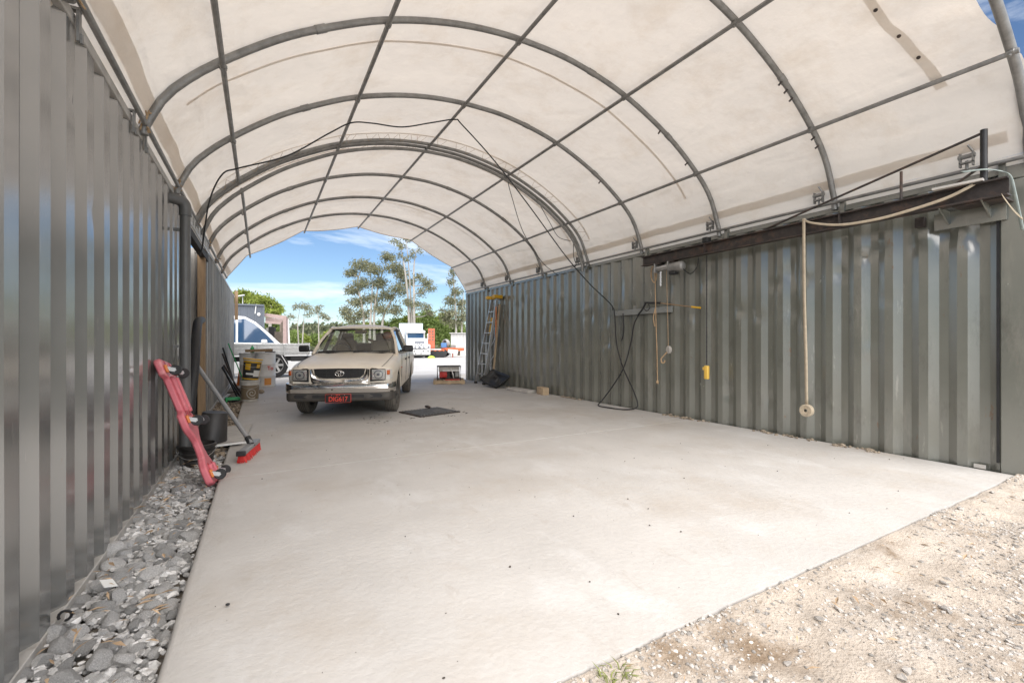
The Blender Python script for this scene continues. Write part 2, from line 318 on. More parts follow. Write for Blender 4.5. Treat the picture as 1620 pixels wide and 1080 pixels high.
YAX = Matrix.Rotation(R(-90), 4, 'X'); XAX = Matrix.Rotation(R(90), 4, 'Y')   # lathe axis z -> y / x
def nse(x, y, z=0.0): return noise.noise(Vector((x, y, z)))

def slab_z(y): return -0.004 * y
def yard_z(y): return slab_z(y) if y < 14 else -0.056 - 0.012 * (y - 14)
XL, XR = -0.79, 5.95

# ------------------------------------------------------------------ ground, slab, stone bed
def ground_h(x, y):
    inside = (-0.9 < x < 8.6 and 1.0 < y < 16.6)
    if inside: return slab_z(y) - 0.17
    if y <= 1.0: return -0.075
    if x <= -0.9: return slab_z(y) - 0.19
    z = yard_z(y) - 0.008
    return z + 0.03 * nse(x * 0.2, y * 0.2) * min(1, max(0, (y - 18) / 10))
xs = sorted(set([-600, -300, -150, -80, -50, -30, -20, -14, -10, -7, -5, -3.5, -2.2, -1.2, -0.91, -0.89, 0.5, 2, 3.5, 5, 6.5, 8, 8.59, 8.61, 9.5, 11, 13, 15, 18, 22, 28, 36, 50, 80, 150, 300, 600]))
ys = sorted(set([-60, -30, -15, -8, -4, -2, -1, 0, 0.99, 1.01, 3, 6, 9, 12, 14, 15.5, 16.58, 16.62, 17.2, 18, 19.5, 21, 23, 25, 28, 32, 36, 40, 45, 50, 60, 75, 100, 150, 250, 400, 700]))
g = MB(); g.add([(x, y, ground_h(x, y)) for y in ys for x in xs], [(j * len(xs) + i, j * len(xs) + i + 1, (j + 1) * len(xs) + i + 1, (j + 1) * len(xs) + i) for j in range(len(ys) - 1) for i in range(len(xs) - 1)])
tag(g.build('ground', 'ground', smooth=60), 'pale compacted gravel yard spreading out behind the shelter', kind='structure')
# concrete slab, cast in bays with a tooled joint between
def slab_bay(y0, y1):
    x0, x1 = -0.33, XR - 0.02
    r = 0.03
    ny = max(6, int((y1 - y0) / 0.12)); nx = 44
    m = MB()
    def f(u, v):
        y = y0 + (y1 - y0) * v
        if u < 0.08:
            a = u / 0.08 * 3
            if a < 1: return (x0, y, slab_z(y) - 0.16 + (0.16 - r) * a)
            b = (a - 1) / 2 * math.pi / 2
            return (x0 + r - r * math.cos(b) + 0.006 * nse(y * 2.0, 3), y, slab_z(y) - r + r * math.sin(b))
        t = (u - 0.08) / 0.92; x = x0 + r + (x1 - x0 - r) * t
        fy = y
        if y0 < 1.5 and v == 0: fy = y + 0.006 * nse(x * 2.2, 5.0) + 0.007 * nse(x * 7, 9)
        return (x, fy, slab_z(y) + 0.003 * nse(x * 0.7, y * 0.7) * (0 if v in (0, 1) else 1))
    m.grid(f, 50, ny)
    k = len(m.v) - 51
    # front and rear faces
    for row in (0, ny):
        base = row * 51; n0 = len(m.v)
        for i in range(51):
            p = m.v[base + i]; m.v.append((p[0], p[1] + (-0.02 if row == 0 else 0.0), slab_z(p[1]) - 0.16))
        for i in range(50): m.f.append((base + i, base + i + 1, n0 + i + 1, n0 + i))
    return m
for i, (a, b) in enumerate(((1.32, 4.738), (4.752, 10.2), (10.214, 16.6))):
    tag(slab_bay(a, b).build('concrete_slab', 'concrete', smooth=40), ['front bay of pale concrete floor slab beside the gravel', 'middle bay of the concrete floor slab with the drain grate', 'rear bay of the concrete floor slab opening to the yard'][i], kind='structure')

def rock_mesh(name, m, seed, sub=2, flat=0.7):
    bm = bmesh.new(); bmesh.ops.create_icosphere(bm, subdivisions=sub, radius=1.0)
    rng = random.Random(seed); ax = [Vector((rng.uniform(-1, 1), rng.uniform(-1, 1), rng.uniform(-1, 1))).normalized() for _ in range(9)]; dd = [rng.uniform(0.52, 0.9) for _ in ax]
    for v in bm.verts:
        p = v.co.copy()
        for a, d in zip(ax, dd):
            k = p.dot(a)
            if k > d: p -= a * (k - d)
        p *= 1 + 0.12 * nse(p.x * 2 + seed, p.y * 2, p.z * 2) + 0.05 * nse(p.x * 6 + seed, p.y * 6, p.z * 6)
        v.co = Vector((p.x * 1.1, p.y * 0.85, p.z * flat))
    me = bpy.data.meshes.new(name); bm.to_mesh(me); bm.free(); me.materials.append(MATS[m])
    for p in me.polygons: p.use_smooth = True
    me.set_sharp_from_angle(angle=R(30)); return me
ICO = None
def scatter_mesh(n, pos, size, seed, sub=1):
    rng = random.Random(seed); bm = bmesh.new(); bmesh.ops.create_icosphere(bm, subdivisions=sub, radius=1.0)
    V = [v.co.copy() for v in bm.verts]; F = [tuple(v.index for v in f.verts) for f in bm.faces]; bm.free(); m = MB()
    for i in range(n):
        c = pos(rng)
        if c is None: continue
        r = size(rng); M = Matrix.Rotation(rng.uniform(0, 6.28), 3, 'Z') @ Matrix.Rotation(rng.uniform(-0.5, 0.5), 3, 'X')
        sx, sy, sz = r * rng.uniform(0.8, 1.3), r * rng.uniform(0.6, 1.0), r * rng.uniform(0.4, 0.75)
        m.add([Vector(c) + M @ Vector((p.x * sx * rng.uniform(0.75, 1.15), p.y * sy * rng.uniform(0.75, 1.15), p.z * sz * rng.uniform(0.75, 1.15))) for p in V], F)
    return m
bed = MB().grid(lambda u, v: (-1.0 + 0.69 * u, 0.5 + 16.0 * v, slab_z(0.5 + 16 * v) - 0.105 + 0.02 * nse(u * 5, v * 60)), 8, 160)
bedo = bed.build('stone_bed', 'bed_soil', smooth=60); tag(bedo, 'strip of loose grey stones between left container and slab', kind='structure')
rocks = [rock_mesh('stone', 'rock', 100 + i, 3, 0.85) for i in range(9)]
rng = random.Random(5)
placed = []; tries = 0
while len(placed) < 292 and tries < 40000:
    tries += 1
    y = 1.9 + 3.4 * rng.random() ** 1.2; x = rng.uniform(-0.79, -0.36)
    r = rng.choice((0.026, 0.030, 0.034, 0.038, 0.044, 0.050, 0.058)) * rng.uniform(0.85, 1.15) * (1.0 if y < 3.6 else 0.85)
    if x + r * 0.8 > -0.335: continue
    if any((x - a) ** 2 + (y - b) ** 2 < (0.70 * (r + c)) ** 2 for a, b, c in placed): continue
    placed.append((x, y, r))
for x, y, r in placed:
    o = bpy.data.objects.new('stone', rng.choice(rocks)); COL.objects.link(o); o.parent = bedo
    o.location = (x, y, slab_z(y) - 0.105 + r * 0.45 + rng.uniform(0, 0.03)); o.rotation_euler = (rng.uniform(-0.5, 0.5), rng.uniform(-0.5, 0.5), rng.uniform(0, 6.28))
    k = rng.uniform(0.85, 1.15); o.scale = (r * k, r * k, r * k * rng.uniform(0.8, 1.1))
def bedpos(rg):
    y = 1.8 + 5.2 * rg.random(); return (rg.uniform(-0.80, -0.35), y, slab_z(y) - 0.092 + rg.uniform(0, 0.035))
o = scatter_mesh(3600, bedpos, lambda rg: 0.010 + 0.024 * rg.random() ** 1.5, 7).build('small_stones', 'rock', bedo, smooth=30, fix=False); tag(o, kind='stuff')
def rubpos(rg):
    y = 6.0 + 6.5 * rg.random(); return (rg.uniform(-0.80, -0.34), y, slab_z(y) - 0.09 + rg.uniform(0, 0.055))
o = scatter_mesh(1500, rubpos, lambda rg: rg.uniform(0.014, 0.045), 8).build('rubble', 'rubble', bedo, smooth=30, fix=False); tag(o, kind='stuff')
def leaf_scatter(n, pos, seed, s0, s1):
    rg = random.Random(seed); m = MB()
    for i in range(n):
        c = Vector(pos(rg)); L = rg.uniform(s0, s1); w = L * rg.uniform(0.12, 0.3); M = Matrix.Rotation(rg.uniform(0, 6.28), 3, 'Z') @ Matrix.Rotation(rg.uniform(-0.4, 0.4), 3, 'X') @ Matrix.Rotation(rg.uniform(-0.3, 0.3), 3, 'Y')
        m.add([c + M @ Vector(p) for p in ((-L / 2, 0, 0), (0, w / 2, 0.1 * L), (L / 2, 0, 0), (0, -w / 2, 0.1 * L))], [(0, 1, 2, 3)])
    return m
o = leaf_scatter(160, lambda rg: (rg.uniform(-0.78, -0.36), rg.uniform(1.9, 6.5), -0.02 + rg.uniform(0, 0.02)), 3, 0.03, 0.09).build('dry_leaves', 'dry_leaf', bedo, smooth=None, fix=False); tag(o, kind='stuff')
# paper scrap among the stones
tag(MB().box((-0.66, 2.93, 0.0), (0.055, 0.075, 0.004), Matrix.Rotation(0.35, 4, 'Y') @ Matrix.Rotation(0.5, 4, 'Z')).build('paper_scrap', 'print_white'), 'small white paper scrap caught among the grey stones', 'paper')

# gravel apron in front of the slab
def apron_z(x, y):
    z = -0.045 + 0.022 * nse(x * 1.1, y * 1.1) + 0.014 * nse(x * 6, y * 6) + 0.007 * nse(x * 18, y * 18)
    if y > 1.05: z += 0.034 * min(1, (y - 1.05) / 0.2) + (0.008 if y > 1.25 else 0)
    if y > 1.325: return -0.12
    if y > 1.2: z = min(z, -0.010 + 0.004 * nse(x * 9, y * 9))
    if x > 5.5: z += 0.03 * min(1, (x - 5.5) / 0.6)
    return z
ap = MB().grid(lambda u, v: (-1.2 + 10.5 * u, -2.2 + 3.60 * v, apron_z(-1.2 + 10.5 * u, -2.2 + 3.60 * v) if v < 1 else -0.12), 260, 150)
apo = ap.build('gravel_apron', 'gravel_ground', smooth=70); tag(apo, 'sandy tan gravel ground in front of the concrete slab', kind='structure')
gst = [rock_mesh('stone', 'gravel_stone', 300 + i, 1, 0.55) for i in range(6)]
rng = random.Random(21)
for i in range(150):
    x = rng.uniform(0.6, 6.8); y = rng.uniform(0.35, 1.27)
    o = bpy.data.objects.new('stone', rng.choice(gst)); COL.objects.link(o); o.parent = apo
    r = rng.uniform(0.011, 0.024); o.location = (x, y, apron_z(x, y) + r * 0.25); o.scale = (r, r, r); o.rotation_euler = (rng.uniform(-0.3, 0.3), rng.uniform(-0.3, 0.3), rng.uniform(0, 6.28))
def appos(rg):
    x = rg.uniform(0.4, 7.2); y = rg.uniform(0.2, 1.31)
    if nse(x * 1.3 + 7, y * 1.3) < rg.uniform(-0.5, 0.25): return None
    return (x, y, apron_z(x, y) + 0.001)
o = scatter_mesh(24000, appos, lambda rg: 0.003 + 0.011 * rg.random() ** 3, 9, 1).build('fine_gravel', 'gravel_stone', apo, smooth=None, fix=False); tag(o, kind='stuff')
o = leaf_scatter(150, lambda rg: (rg.uniform(0.8, 6.5), 1.28 - 0.9 * rg.random() ** 2, -0.022 + rg.uniform(0, 0.01)), 14, 0.02, 0.07).build('dry_leaves', 'dry_leaf', apo, smooth=None, fix=False); tag(o, kind='stuff')
# bits of grit and leaf on the slab
def slabpos(rg):
    x = rg.uniform(-0.2, 5.8); y = 1.5 + 11 * rg.random() ** 1.2; return (x, y, slab_z(y) + 0.004)
o = scatter_mesh(330, slabpos, lambda rg: 0.002 + 0.006 * rg.random() ** 4, 31, 1).build('floor_grit', 'dark_speck', smooth=None, fix=False); tag(o, 'scattered dark grit and leaf crumbs on the concrete', 'grit', kind='stuff')
tag(scatter_mesh(1, lambda rg: (-0.13, 2.42, 0.004), lambda rg: 0.011, 77, 2).build('pebble', 'print_black', fix=False), 'single dark pebble on the slab beside the stone bed', 'pebble')
# stones along the foot of the right wall
def wallpos(rg):
    y = 2.3 + 8.5 * rg.random(); d = nse(y * 1.7, 4.4)
    if d < -0.05: return None
    return (XR - 0.03 - rg.random() * 0.10, y, slab_z(y) + 0.008)
o = scatter_mesh(420, wallpos, lambda rg: 0.012 + 0.035 * rg.random() ** 2, 41, 1).build('wall_foot_rubble', 'rubble', smooth=35, fix=False); tag(o, 'line of tan rubble stones along the right wall foot', 'rubble', kind='stuff')
# grass tuft at the slab front
gt = MB(); rg = random.Random(4)
for i in range(48):
    a = rg.uniform(0, 6.28); L = rg.uniform(0.03, 0.085); b = Vector((1.12 + rg.uniform(-0.06, 0.06), 1.24 + rg.uniform(-0.03, 0.03), -0.05)); d = Vector((math.cos(a), math.sin(a), 0)); s = Vector((-d.y, d.x, 0)) * 0.003
    m1 = b + d * L * 0.35 + Vector((0, 0, L * 0.7)); t = b + d * L * 0.9 + Vector((0, 0, L * 0.75))
    gt.add([b - s, b + s, m1 + s, m1 - s, t], [(0, 1, 2, 3), (3, 2, 4)])
tag(gt.build('grass_tuft', 'grass', smooth=None, fix=False), 'small dry green grass tuft at the slab front edge', 'grass')

# ------------------------------------------------------------------ shipping containers
PITCH = 0.2929
def corrugated(x, sgn, y0, y1, z0, z1, dents=(), nz=26, depth=0.040, phase=0.0, flat=0.076):
    """sheet whose outer flats lie at x and inner flats at x+sgn*depth"""
    prof = []; y = y0
    seg = ((flat, 0, 0), (0.0725 - (flat - 0.076) / 2, 0, 1), (0.072, 1, 1), (0.0725 - (flat - 0.076) / 2, 1, 0))
    i = int(phase) % 4
    while y < y1 - 0.01:
        L, a, b = seg[i % 4]
        for k in range(3): prof.append((min(y + L * k / 3, y1), a + (b - a) * k / 3))
        y += L; i += 1
    prof.append((y1, seg[i % 4][1])); m = MB(); n = len(prof)
    for j in range(nz + 1):
        z = z0 + (z1 - z0) * j / nz
        for (yy, d) in prof:
            off = 0.0; dy = 0.0
            for (cy, cz, ry, rz, a) in dents:
                q = ((yy - cy) / ry) ** 2 + ((z - cz) / rz) ** 2
                if q < 4: off += a * math.exp(-q * 1.6)
            off += 0.0022 * nse(yy * 1.5, z * 1.1, x)
            m.v.append((x + sgn * (d * depth + off), yy, z))
    for j in range(nz):
        for i in range(n - 1): m.f.append((j * n + i, j * n + i + 1, (j + 1) * n + i + 1, (j + 1) * n + i))
    return m
def container(label, x, sgn, y0, y1, ztop, zbot, m, railm, dents=(), phase=0.0, width=2.5, nz=26, flat=0.076):
    """x = inner face toward the bay, sgn = direction away from the bay"""
    t = thing('shipping_container', label, 'container', (x + sgn * width / 2, (y0 + y1) / 2, zbot(y0)), group=None)
    zb = zbot((y0 + y1) / 2)
    corrugated(x + sgn * 0.006, sgn, y0 + 0.17, y1 - 0.17, zb + 0.12, ztop - 0.05, dents, nz, phase=phase, flat=flat).build('side_wall', m, t, world=True, smooth=22, fix=False)
    corrugated(x + sgn * (width - 0.006), -sgn, y0 + 0.17, y1 - 0.17, zb + 0.12, ztop - 0.05, (), 2).build('side_wall', m, t, world=True, smooth=22, fix=False)
    for xx in (x, x + sgn * width):
        s2 = sgn if xx == x else -sgn
        MB().box((xx + s2 * 0.035, (y0 + y1) / 2, ztop - 0.03), (0.07, y1 - y0 - 0.34, 0.06)).build('top_rail', railm if xx == x else m, t, world=True, bevel=0.006)
        r = MB().box((xx + s2 * 0.045, (y0 + y1) / 2, zb + 0.06), (0.09, y1 - y0 - 0.34, 0.12)); r.box((xx + s2 * 0.002, (y0 + y1) / 2, zb + 0.008), (0.03, y1 - y0 - 0.35, 0.012)); r.build('bottom_rail', railm if xx == x else m, t, world=True, bevel=0.004)
        for yy in (y0 + 0.085, y1 - 0.085):
            p = MB().box((xx + s2 * 0.08, yy, (zb + ztop) / 2), (0.16, 0.168, ztop - zb - 0.24)); p.build('corner_post', m, t, world=True, bevel=0.01)
            for zz in (zb + 0.06, ztop - 0.055): MB().box((xx + s2 * 0.085, yy, zz), (0.18, 0.178, 0.125)).build('corner_casting', m, t, world=True, bevel=0.008)
    MB().box((x + sgn * width / 2, (y0 + y1) / 2, ztop - 0.05), (width - 0.15, y1 - y0 - 0.06, 0.03)).build('roof', m, t, world=True)
    MB().box((x + sgn * width / 2, (y0 + y1) / 2, zb + 0.13), (width - 0.15, y1 - y0 - 0.06, 0.03)).build('floor', m, t, world=True)
    for yy in (y0 + 0.04, y1 - 0.04):
        MB().box((x + sgn * width / 2, yy, (zb + ztop) / 2), (width - 0.34, 0.04, ztop - zb - 0.1)).build('end_wall', m, t, world=True)
    return t
rd = random.Random(3)
dR = [(1.75, 2.3, .14, .13, .045), (1.95, 2.28, .10, .10, -.02), (2.35, 2.2, .10, .05, .03), (1.62, 2.2, .07, .12, .035), (2.5, 2.17, .06, .05, .03), (2.05, 2.2, .05, .06, .03), (3.5, 1.95, .1, .05, .025), (3.75, 1.55, .1, .06, .02), (3.3, 2.1, .06, .2, .015),
      (4.0, 1.65, .08, .1, .025), (5.1, 1.4, .06, .14, -.02), (4.2, .42, .1, .06, .02), (3.6, .42, .08, .05, .018), (6.4, 2.2, .08, .2, .02), (6.9, 2.2, .05, .15, -.018), (3.1, 2.0, .07, .05, .025), (2.75, 2.0, .06, .05, .025)]
for i in range(70): dR.append((rd.uniform(2.2, 13.2), rd.uniform(0.25, 2.5), rd.uniform(.04, .10), rd.uniform(.04, .14), rd.choice((1, 1, -1)) * rd.uniform(.006, .022)))
cR = container('long grey green shipping container with dented corrugated side forming the right wall', XR, 1, 1.25, 13.78, 2.79, lambda y: -0.175, 'container_right', 'container_right', dR, phase=1.6, nz=44)
dL = [(3.3, 1.9, .1, .08, .01), (3.0, 2.4, .1, .08, .012), (4.4, 0.7, .1, .2, .008), (5.2, 1.8, .1, .2, .01)]
cL = container('grey shipping container beside the stone bed with drain pipe at its end', XL, -1, 0.35, 6.72, 2.80, lambda y: -0.155, 'container_left', 'rail_left', dL, phase=0.0, nz=30, flat=0.112)
dF = [(rd.uniform(9.5, 17.5), rd.uniform(0.2, 2.4), .09, .15, rd.uniform(-.015, .02)) for i in range(40)]
cF = container('weathered pale grey shipping container beyond the timber post on the left', XL, -1, 9.15, 18.2, 2.80, lambda y: -0.16, 'container_far', 'rail_left', dF, nz=24)
text_mesh('marking', '0', 0.20, 'print_black', cR, Matrix.Translation((0, 0, 0)), 0.001, 0.6)
o = [c for c in cR.children if c.name.startswith('marking')][0]
o.parent = cR; o.matrix_parent_inverse = Matrix.Translation(cR.location).inverted(); o.location = (XR + 0.002, 13.2, 2.46); o.rotation_euler = (R(90), 0, R(-90))
# blank bracket plates and door-gap closing pieces on the right container's near end
MB().box((XR - 0.004, 1.43, 1.38), (0.012, 0.018, 2.6)).build('post_edge_strip', 'black_steel', cR, world=True)
MB().box((XR - 0.01, 12.2, 0.30), (0.02, 0.09, 0.14)).build('lug', 'container_right', cR, world=True)
MB().box((XR - 0.01, 7.92, 0.18), (0.02, 0.10, 0.13)).build('lug', 'container_right', cR, world=True)
MB().box((XR - 0.006, 1.55, 0.02), (0.012, 0.08, 0.035)).build('label_tab', 'card', cR, world=True)
# ring bolt on the left bottom rail
MB().tube([(XL + 0.03 + 0.022 * math.cos(a), 2.72 + 0.0 * a, -0.02 + 0.022 * math.sin(a)) for a in [k * math.pi / 6 for k in range(-3, 8)]], 0.006, 6).build('hook', 'black_steel', cL, world=True)
# hold-down brackets on the left top rail
for yy in (4.05, 4.42, 6.0, 2.95):
    b = MB().box((XL + 0.016, yy, 2.735), (0.012, 0.035, 0.15)); b.box((XL - 0.02, yy, 2.815), (0.09, 0.035, 0.014)); b.tube([(XL + 0.026, yy, 2.655), (XL + 0.026, yy, 2.70)], 0.009, 6); b.build('bracket', 'galv', cL, world=True)
# dark board wall, timber post and slotted beam bridging the gap between the two left containers
tag(MB().box((XL - 0.28, 7.95, 1.28), (0.04, 2.34, 2.86)).build('board_wall', 'dark_panel'), 'dark board closing the gap between the two left containers', 'wall')
tag(MB().box((XL - 0.04, 8.80, 1.27), (0.10, 0.16, 2.84)).build('timber_post', 'timber', bevel=0.006), 'brown timber post standing beside the dark gap', 'post')
tag(MB().box((XL - 0.07, 9.04, 1.27), (0.12, 0.12, 2.84)).build('steel_post', 'black_steel', bevel=0.006), 'dark steel post between the timber post and the far left container', 'post')
sb = thing('slotted_beam', 'pale slotted steel channel bridging the gap above the drain pipe', 'beam', (XL, 7.9, 2.70))
m = MB(); m.box((XL + 0.03, 7.95, 2.815), (0.012, 2.5, 0.03)); m.box((XL + 0.03, 7.95, 2.675), (0.012, 2.5, 0.03))
for k in range(11): m.box((XL + 0.03, 6.72 + k * 0.246, 2.745), (0.012, 0.09, 0.11))
m.box((XL - 0.02, 7.95, 2.835), (0.10, 2.5, 0.010)); m.build('web', 'white_metal', sb, world=True)
m = MB().box((XL - 0.02, 7.95, 2.60), (0.08, 2.5, 0.10)); m.build('lower_flange', 'dark_panel', sb, world=True)
# PVC downpipe
pv = thing('drain_pipe', 'dark grey plastic downpipe with elbow at the near left container end', 'pipe', (-0.68, 5.72, -0.1))
MB().tube([(-0.68, 5.72, -0.12), (-0.68, 5.72, 2.56)], 0.047, 16).build('pipe', 'pvc', pv, world=True)
MB().tube(spline([(-0.68, 5.72, 2.50), (-0.68, 5.72, 2.58), (-0.70, 5.71, 2.635), (-0.76, 5.68, 2.655), (-0.86, 5.64, 2.66)], 5), 0.056, 16).build('elbow', 'pvc', pv, world=True)
for zz in (2.35, 1.15, 0.55): MB().box((-0.735, 5.72, zz), (0.09, 0.03, 0.03)).build('clip', 'pvc', pv, world=True)

# ------------------------------------------------------------------ dome shelter
PROF = [(-0.77, 2.80), (-0.665, 3.04), (-0.53, 3.22), (-0.29, 3.45), (0.14, 3.78), (0.53, 4.01), (1.03, 4.25), (1.6, 4.43), (2.15, 4.53), (2.7, 4.56), (3.3, 4.525), (4.07, 4.35), (4.85, 4.01), (5.43, 3.62), (5.74, 3.30), (5.93, 2.88)]
PS = spline([(x, 0, z) for x, z in PROF], 12)
AL = [0.0]
for i in range(1, len(PS)): AL.append(AL[-1] + (PS[i] - PS[i - 1]).length)
LT = AL[-1]
def prof_at(s):
    d = s * LT
    for i in range(1, len(AL)):
        if AL[i] >= d or i == len(AL) - 1:
            t = (d - AL[i - 1]) / (AL[i] - AL[i - 1]); p = PS[i - 1].lerp(PS[i], t); tg = (PS[i] - PS[i - 1]).normalized(); return p, Vector((-tg.z, 0, tg.x))
def s_of_x(x):
    for i in range(1, len(PS)):
        if PS[i].x >= x: return (AL[i - 1] + (AL[i] - AL[i - 1]) * (x - PS[i - 1].x) / (PS[i].x - PS[i - 1].x)) / LT
PX = [-0.29, 1.05, 2.50, 4.07, 5.44]
NODES = [0.0] + [s_of_x(x) for x in PX] + [1.0]
ARY = [1.23, 2.78, 4.32, 5.87, 7.45, 9.1, 10.7, 12.25]
YEND = 13.8
dome = thing('dome_shelter', 'cream fabric dome shelter on curved galvanised arches spanning between the containers', 'shelter', (2.58, 7.5, 2.8))
for k, y in enumerate(ARY):
    pts = [(prof_at(i / 60)[0].x, y, prof_at(i / 60)[0].z) for i in range(61)]
    pts = [(pts[0][0], y, 2.76)] + pts + [(pts[-1][0] + 0.01, y, 2.76)]
    if k == 4:      # doubled truss arch with lacing
        for dy, dz in ((-0.075, 0.0), (0.075, 0.0), (0.0, -0.10)):
            MB().tube([(p[0] + (2.6 - p[0]) * (-dz) * 0.25, y + dy, p[2] + dz) for p in pts], 0.027, 10).build('truss_tube', 'galv', dome, world=True)
    else:
        MB().tube(pts, 0.031 if k else 0.036, 12).build('arch_tube', 'galv', dome, world=True)
    if k != 4:
        for s in (0.22, 0.5 + 0.12, 0.80):       # sleeve joints
            p = [(prof_at(s + d)[0].x, y, prof_at(s + d)[0].z) for d in (-0.006, 0, 0.006)]
            MB().tube(p, 0.036, 12).build('sleeve', 'galv', dome, world=True)
for j, x in enumerate(PX):
    p, n = prof_at(s_of_x(x)); q = p - n * 0.040
    cuts = [(1.18, YEND - 0.08)] if j != 0 else [(1.18, 7.37), (7.55, YEND - 0.08)]
    for a, b in cuts: MB().tube([(q.x + (0.03 if a > 7 else 0), a, q.z - (0.03 if a > 7 else 0)), (q.x + (0.03 if a > 7 else 0), b, q.z - (0.0 if a > 7 else 0))], 0.022, 10).build('purlin_tube', 'galv', dome, world=True)
    for k, y in enumerate(ARY):
        if k == 4: continue
        M = Matrix.Rotation(math.atan2(n.x, n.z), 4, 'Y')
        c = MB().box(p - n * 0.02 + Vector((0, y, 0)), (0.055, 0.05, 0.075), M); c.tube([p - n * 0.075 + Vector((0.0, y, 0)), p - n * 0.05 + Vector((0, y, 0))], 0.012, 6)
        c.build('clamp', 'galv', dome, world=True, bevel=0.004)
def cover_pt(s, y, off=0.036):
    p, n = prof_at(s)
    # taut between arches, pulled flat between purlin tips at the far end
    a = 0.0
    for k in range(len(ARY) - 1):
        if ARY[k] <= y <= ARY[k + 1]: a = math.sin(math.pi * (y - ARY[k]) / (ARY[k + 1] - ARY[k])) ** 2
    e = min(1, max(0, (y - ARY[-1]) / (YEND - ARY[-1])))
    kk = next(i for i in range(6) if s <= NODES[i + 1] + 1e-9); u = (s - NODES[kk]) / (NODES[kk + 1] - NODES[kk])
    edge = math.sin(math.pi * u)
    pos = p + n * off
    if e > 0:
        A, nA = prof_at(NODES[kk]); B, nB = prof_at(NODES[kk + 1]); ch = (A + nA * off).lerp(B + nB * off, u)
        if 0 < kk < 5: ch.z -= 0.05 * edge
        pos = pos.lerp(ch, e ** 1.3)
    side = min(1.0, s / 0.05, (1 - s) / 0.05)
    pos = pos - n * (0.030 * a * edge * (1 - e))
    w = 0.007 * nse(pos.x * 1.3, y * 1.3, pos.z * 1.3) + 0.003 * nse(pos.x * 5, y * 5, pos.z * 5)
    fr = max(0.0, 1 - (y - 1.2) / 1.1)
    if s > 0.6: w += fr * (0.10 * nse(s * 26, y * 1.2, 3.3) + 0.02 * nse(s * 60, y * 4, 1.3)) * min(1, (s - 0.6) / 0.1)
    yy = y
    if s > 0.6 and y < 2.0: yy += (2.0 - y) / 0.8 * (0.16 * max(0.0, math.sin((s - 0.66) / 0.24 * math.pi)) if 0.66 < s < 0.90 else 0.0) + (2.0 - y) * 0.05 * nse(s * 30, 2.2)
    return Vector((pos.x + n.x * w, yy, pos.z + n.z * w))
NU, NV = 150, 190
MB().grid(lambda u, v: cover_pt(u, 1.2 + (YEND - 1.2) * v), NU, NV).build('cover', 'fabric', dome, world=True, smooth=80, fix=False)
for sg, x0, s in ((-1, -0.77, 0.0), (1, 5.93, 1.0)):
    MB().grid(lambda u, v: (lambda p: Vector((p.x + sg * (0.035 * u + 0.01 * nse(v * 50, u * 2)), p.y, p.z - 0.115 * u)))(cover_pt(s, 1.2 + (YEND - 1.2) * v)), 3, 150).build('cover_skirt', 'fabric', dome, world=True, smooth=80, fix=False)
# hem at the far edge
MB().tube([cover_pt(i / 120, YEND - 0.02, 0.030) for i in range(121)], 0.011, 6).build('hem_rope', 'fabric_hem', dome, world=True)
# doubled pockets along both eaves
for s0, s1 in ((0.984, 0.971), (0.014, 0.030)):
    MB().grid(lambda u, v: cover_pt(s0 + (s1 - s0) * u + 0.0015 * nse(v * 40, 2), 1.35 + (YEND - 1.5) * v, 0.026), 2, 120).build('eave_pocket', 'fabric_hem', dome, world=True, smooth=80, fix=False)
# weld seams across the cover
for y, s0, s1, w in ((4.72, 0.06, 0.93, 0.035), (7.15, 0.05, 0.95, 0.04), (7.76, 0.05, 0.95, 0.04), (11.05, 0.05, 0.95, 0.03), (12.62, 0.05, 0.95, 0.025)):
    MB().grid(lambda u, v: cover_pt(s0 + (s1 - s0) * v, y + w * (u - 0.5), 0.031), 1, 90).build('seam', 'fabric_hem', dome, world=True, smooth=80, fix=False)
# lacing between the truss and the two covers
lc = MB()
lrg = random.Random(8)
for i in range(44):
    if lrg.random() < 0.35: continue
    s = 0.05 + 0.9 * (i + lrg.uniform(-0.25, 0.25)) / 44; s2 = s + 0.010; s3 = s + 0.020
    for ys, yt in ((7.16, 7.375), (7.75, 7.525)):
        a = cover_pt(s, ys, 0.02); c = cover_pt(s3, ys, 0.02); p, n = prof_at(s2); b = Vector((p.x, yt, p.z)) - n * 0.02
        lc.tube([a, b], 0.0025, 4, cap=False); lc.tube([b, c], 0.0025, 4, cap=False)
lo = lc.build('lacing_cord', 'rope_brown', dome, world=True, fix=False); tag(lo, kind='stuff')
# ground tube and ratchets along the right eave, ropes along the left eave
MB().tube([(5.90, 1.25, 2.835), (5.90, 13.7, 2.835)], 0.019, 10).build('tension_tube', 'galv', dome, world=True)
MB().tube([(-0.755, 1.0, 2.835), (-0.755, 13.7, 2.835)], 0.019, 10).build('tension_tube', 'galv', dome, world=True)
for y in (1.62, 2.92, 4.42, 5.97, 7.62, 9.2, 10.8, 12.35):
    r = MB(); r.box((5.87, y, 2.90), (0.05, 0.10, 0.012)); r.box((5.87, y - 0.045, 2.93), (0.05, 0.010, 0.13)); r.box((5.87, y + 0.045, 2.93), (0.05, 0.010, 0.13))
    r.tube([(5.87, y - 0.06, 2.96), (5.87, y + 0.06, 2.96)], 0.022, 8); r.tube([(5.84, y - 0.05, 2.99), (5.82, y - 0.02, 3.05)], 0.009, 6); r.tube([(5.88, y, 2.84), (5.87, y, 2.92)], 0.012, 6)
    r.build('ratchet', 'galv', dome, world=True)
    r = MB(); r.box((XR + 0.01, y - 0.22, 2.78), (0.07, 0.045, 0.16)); r.build('hold_down', 'container_right', dome, world=True)
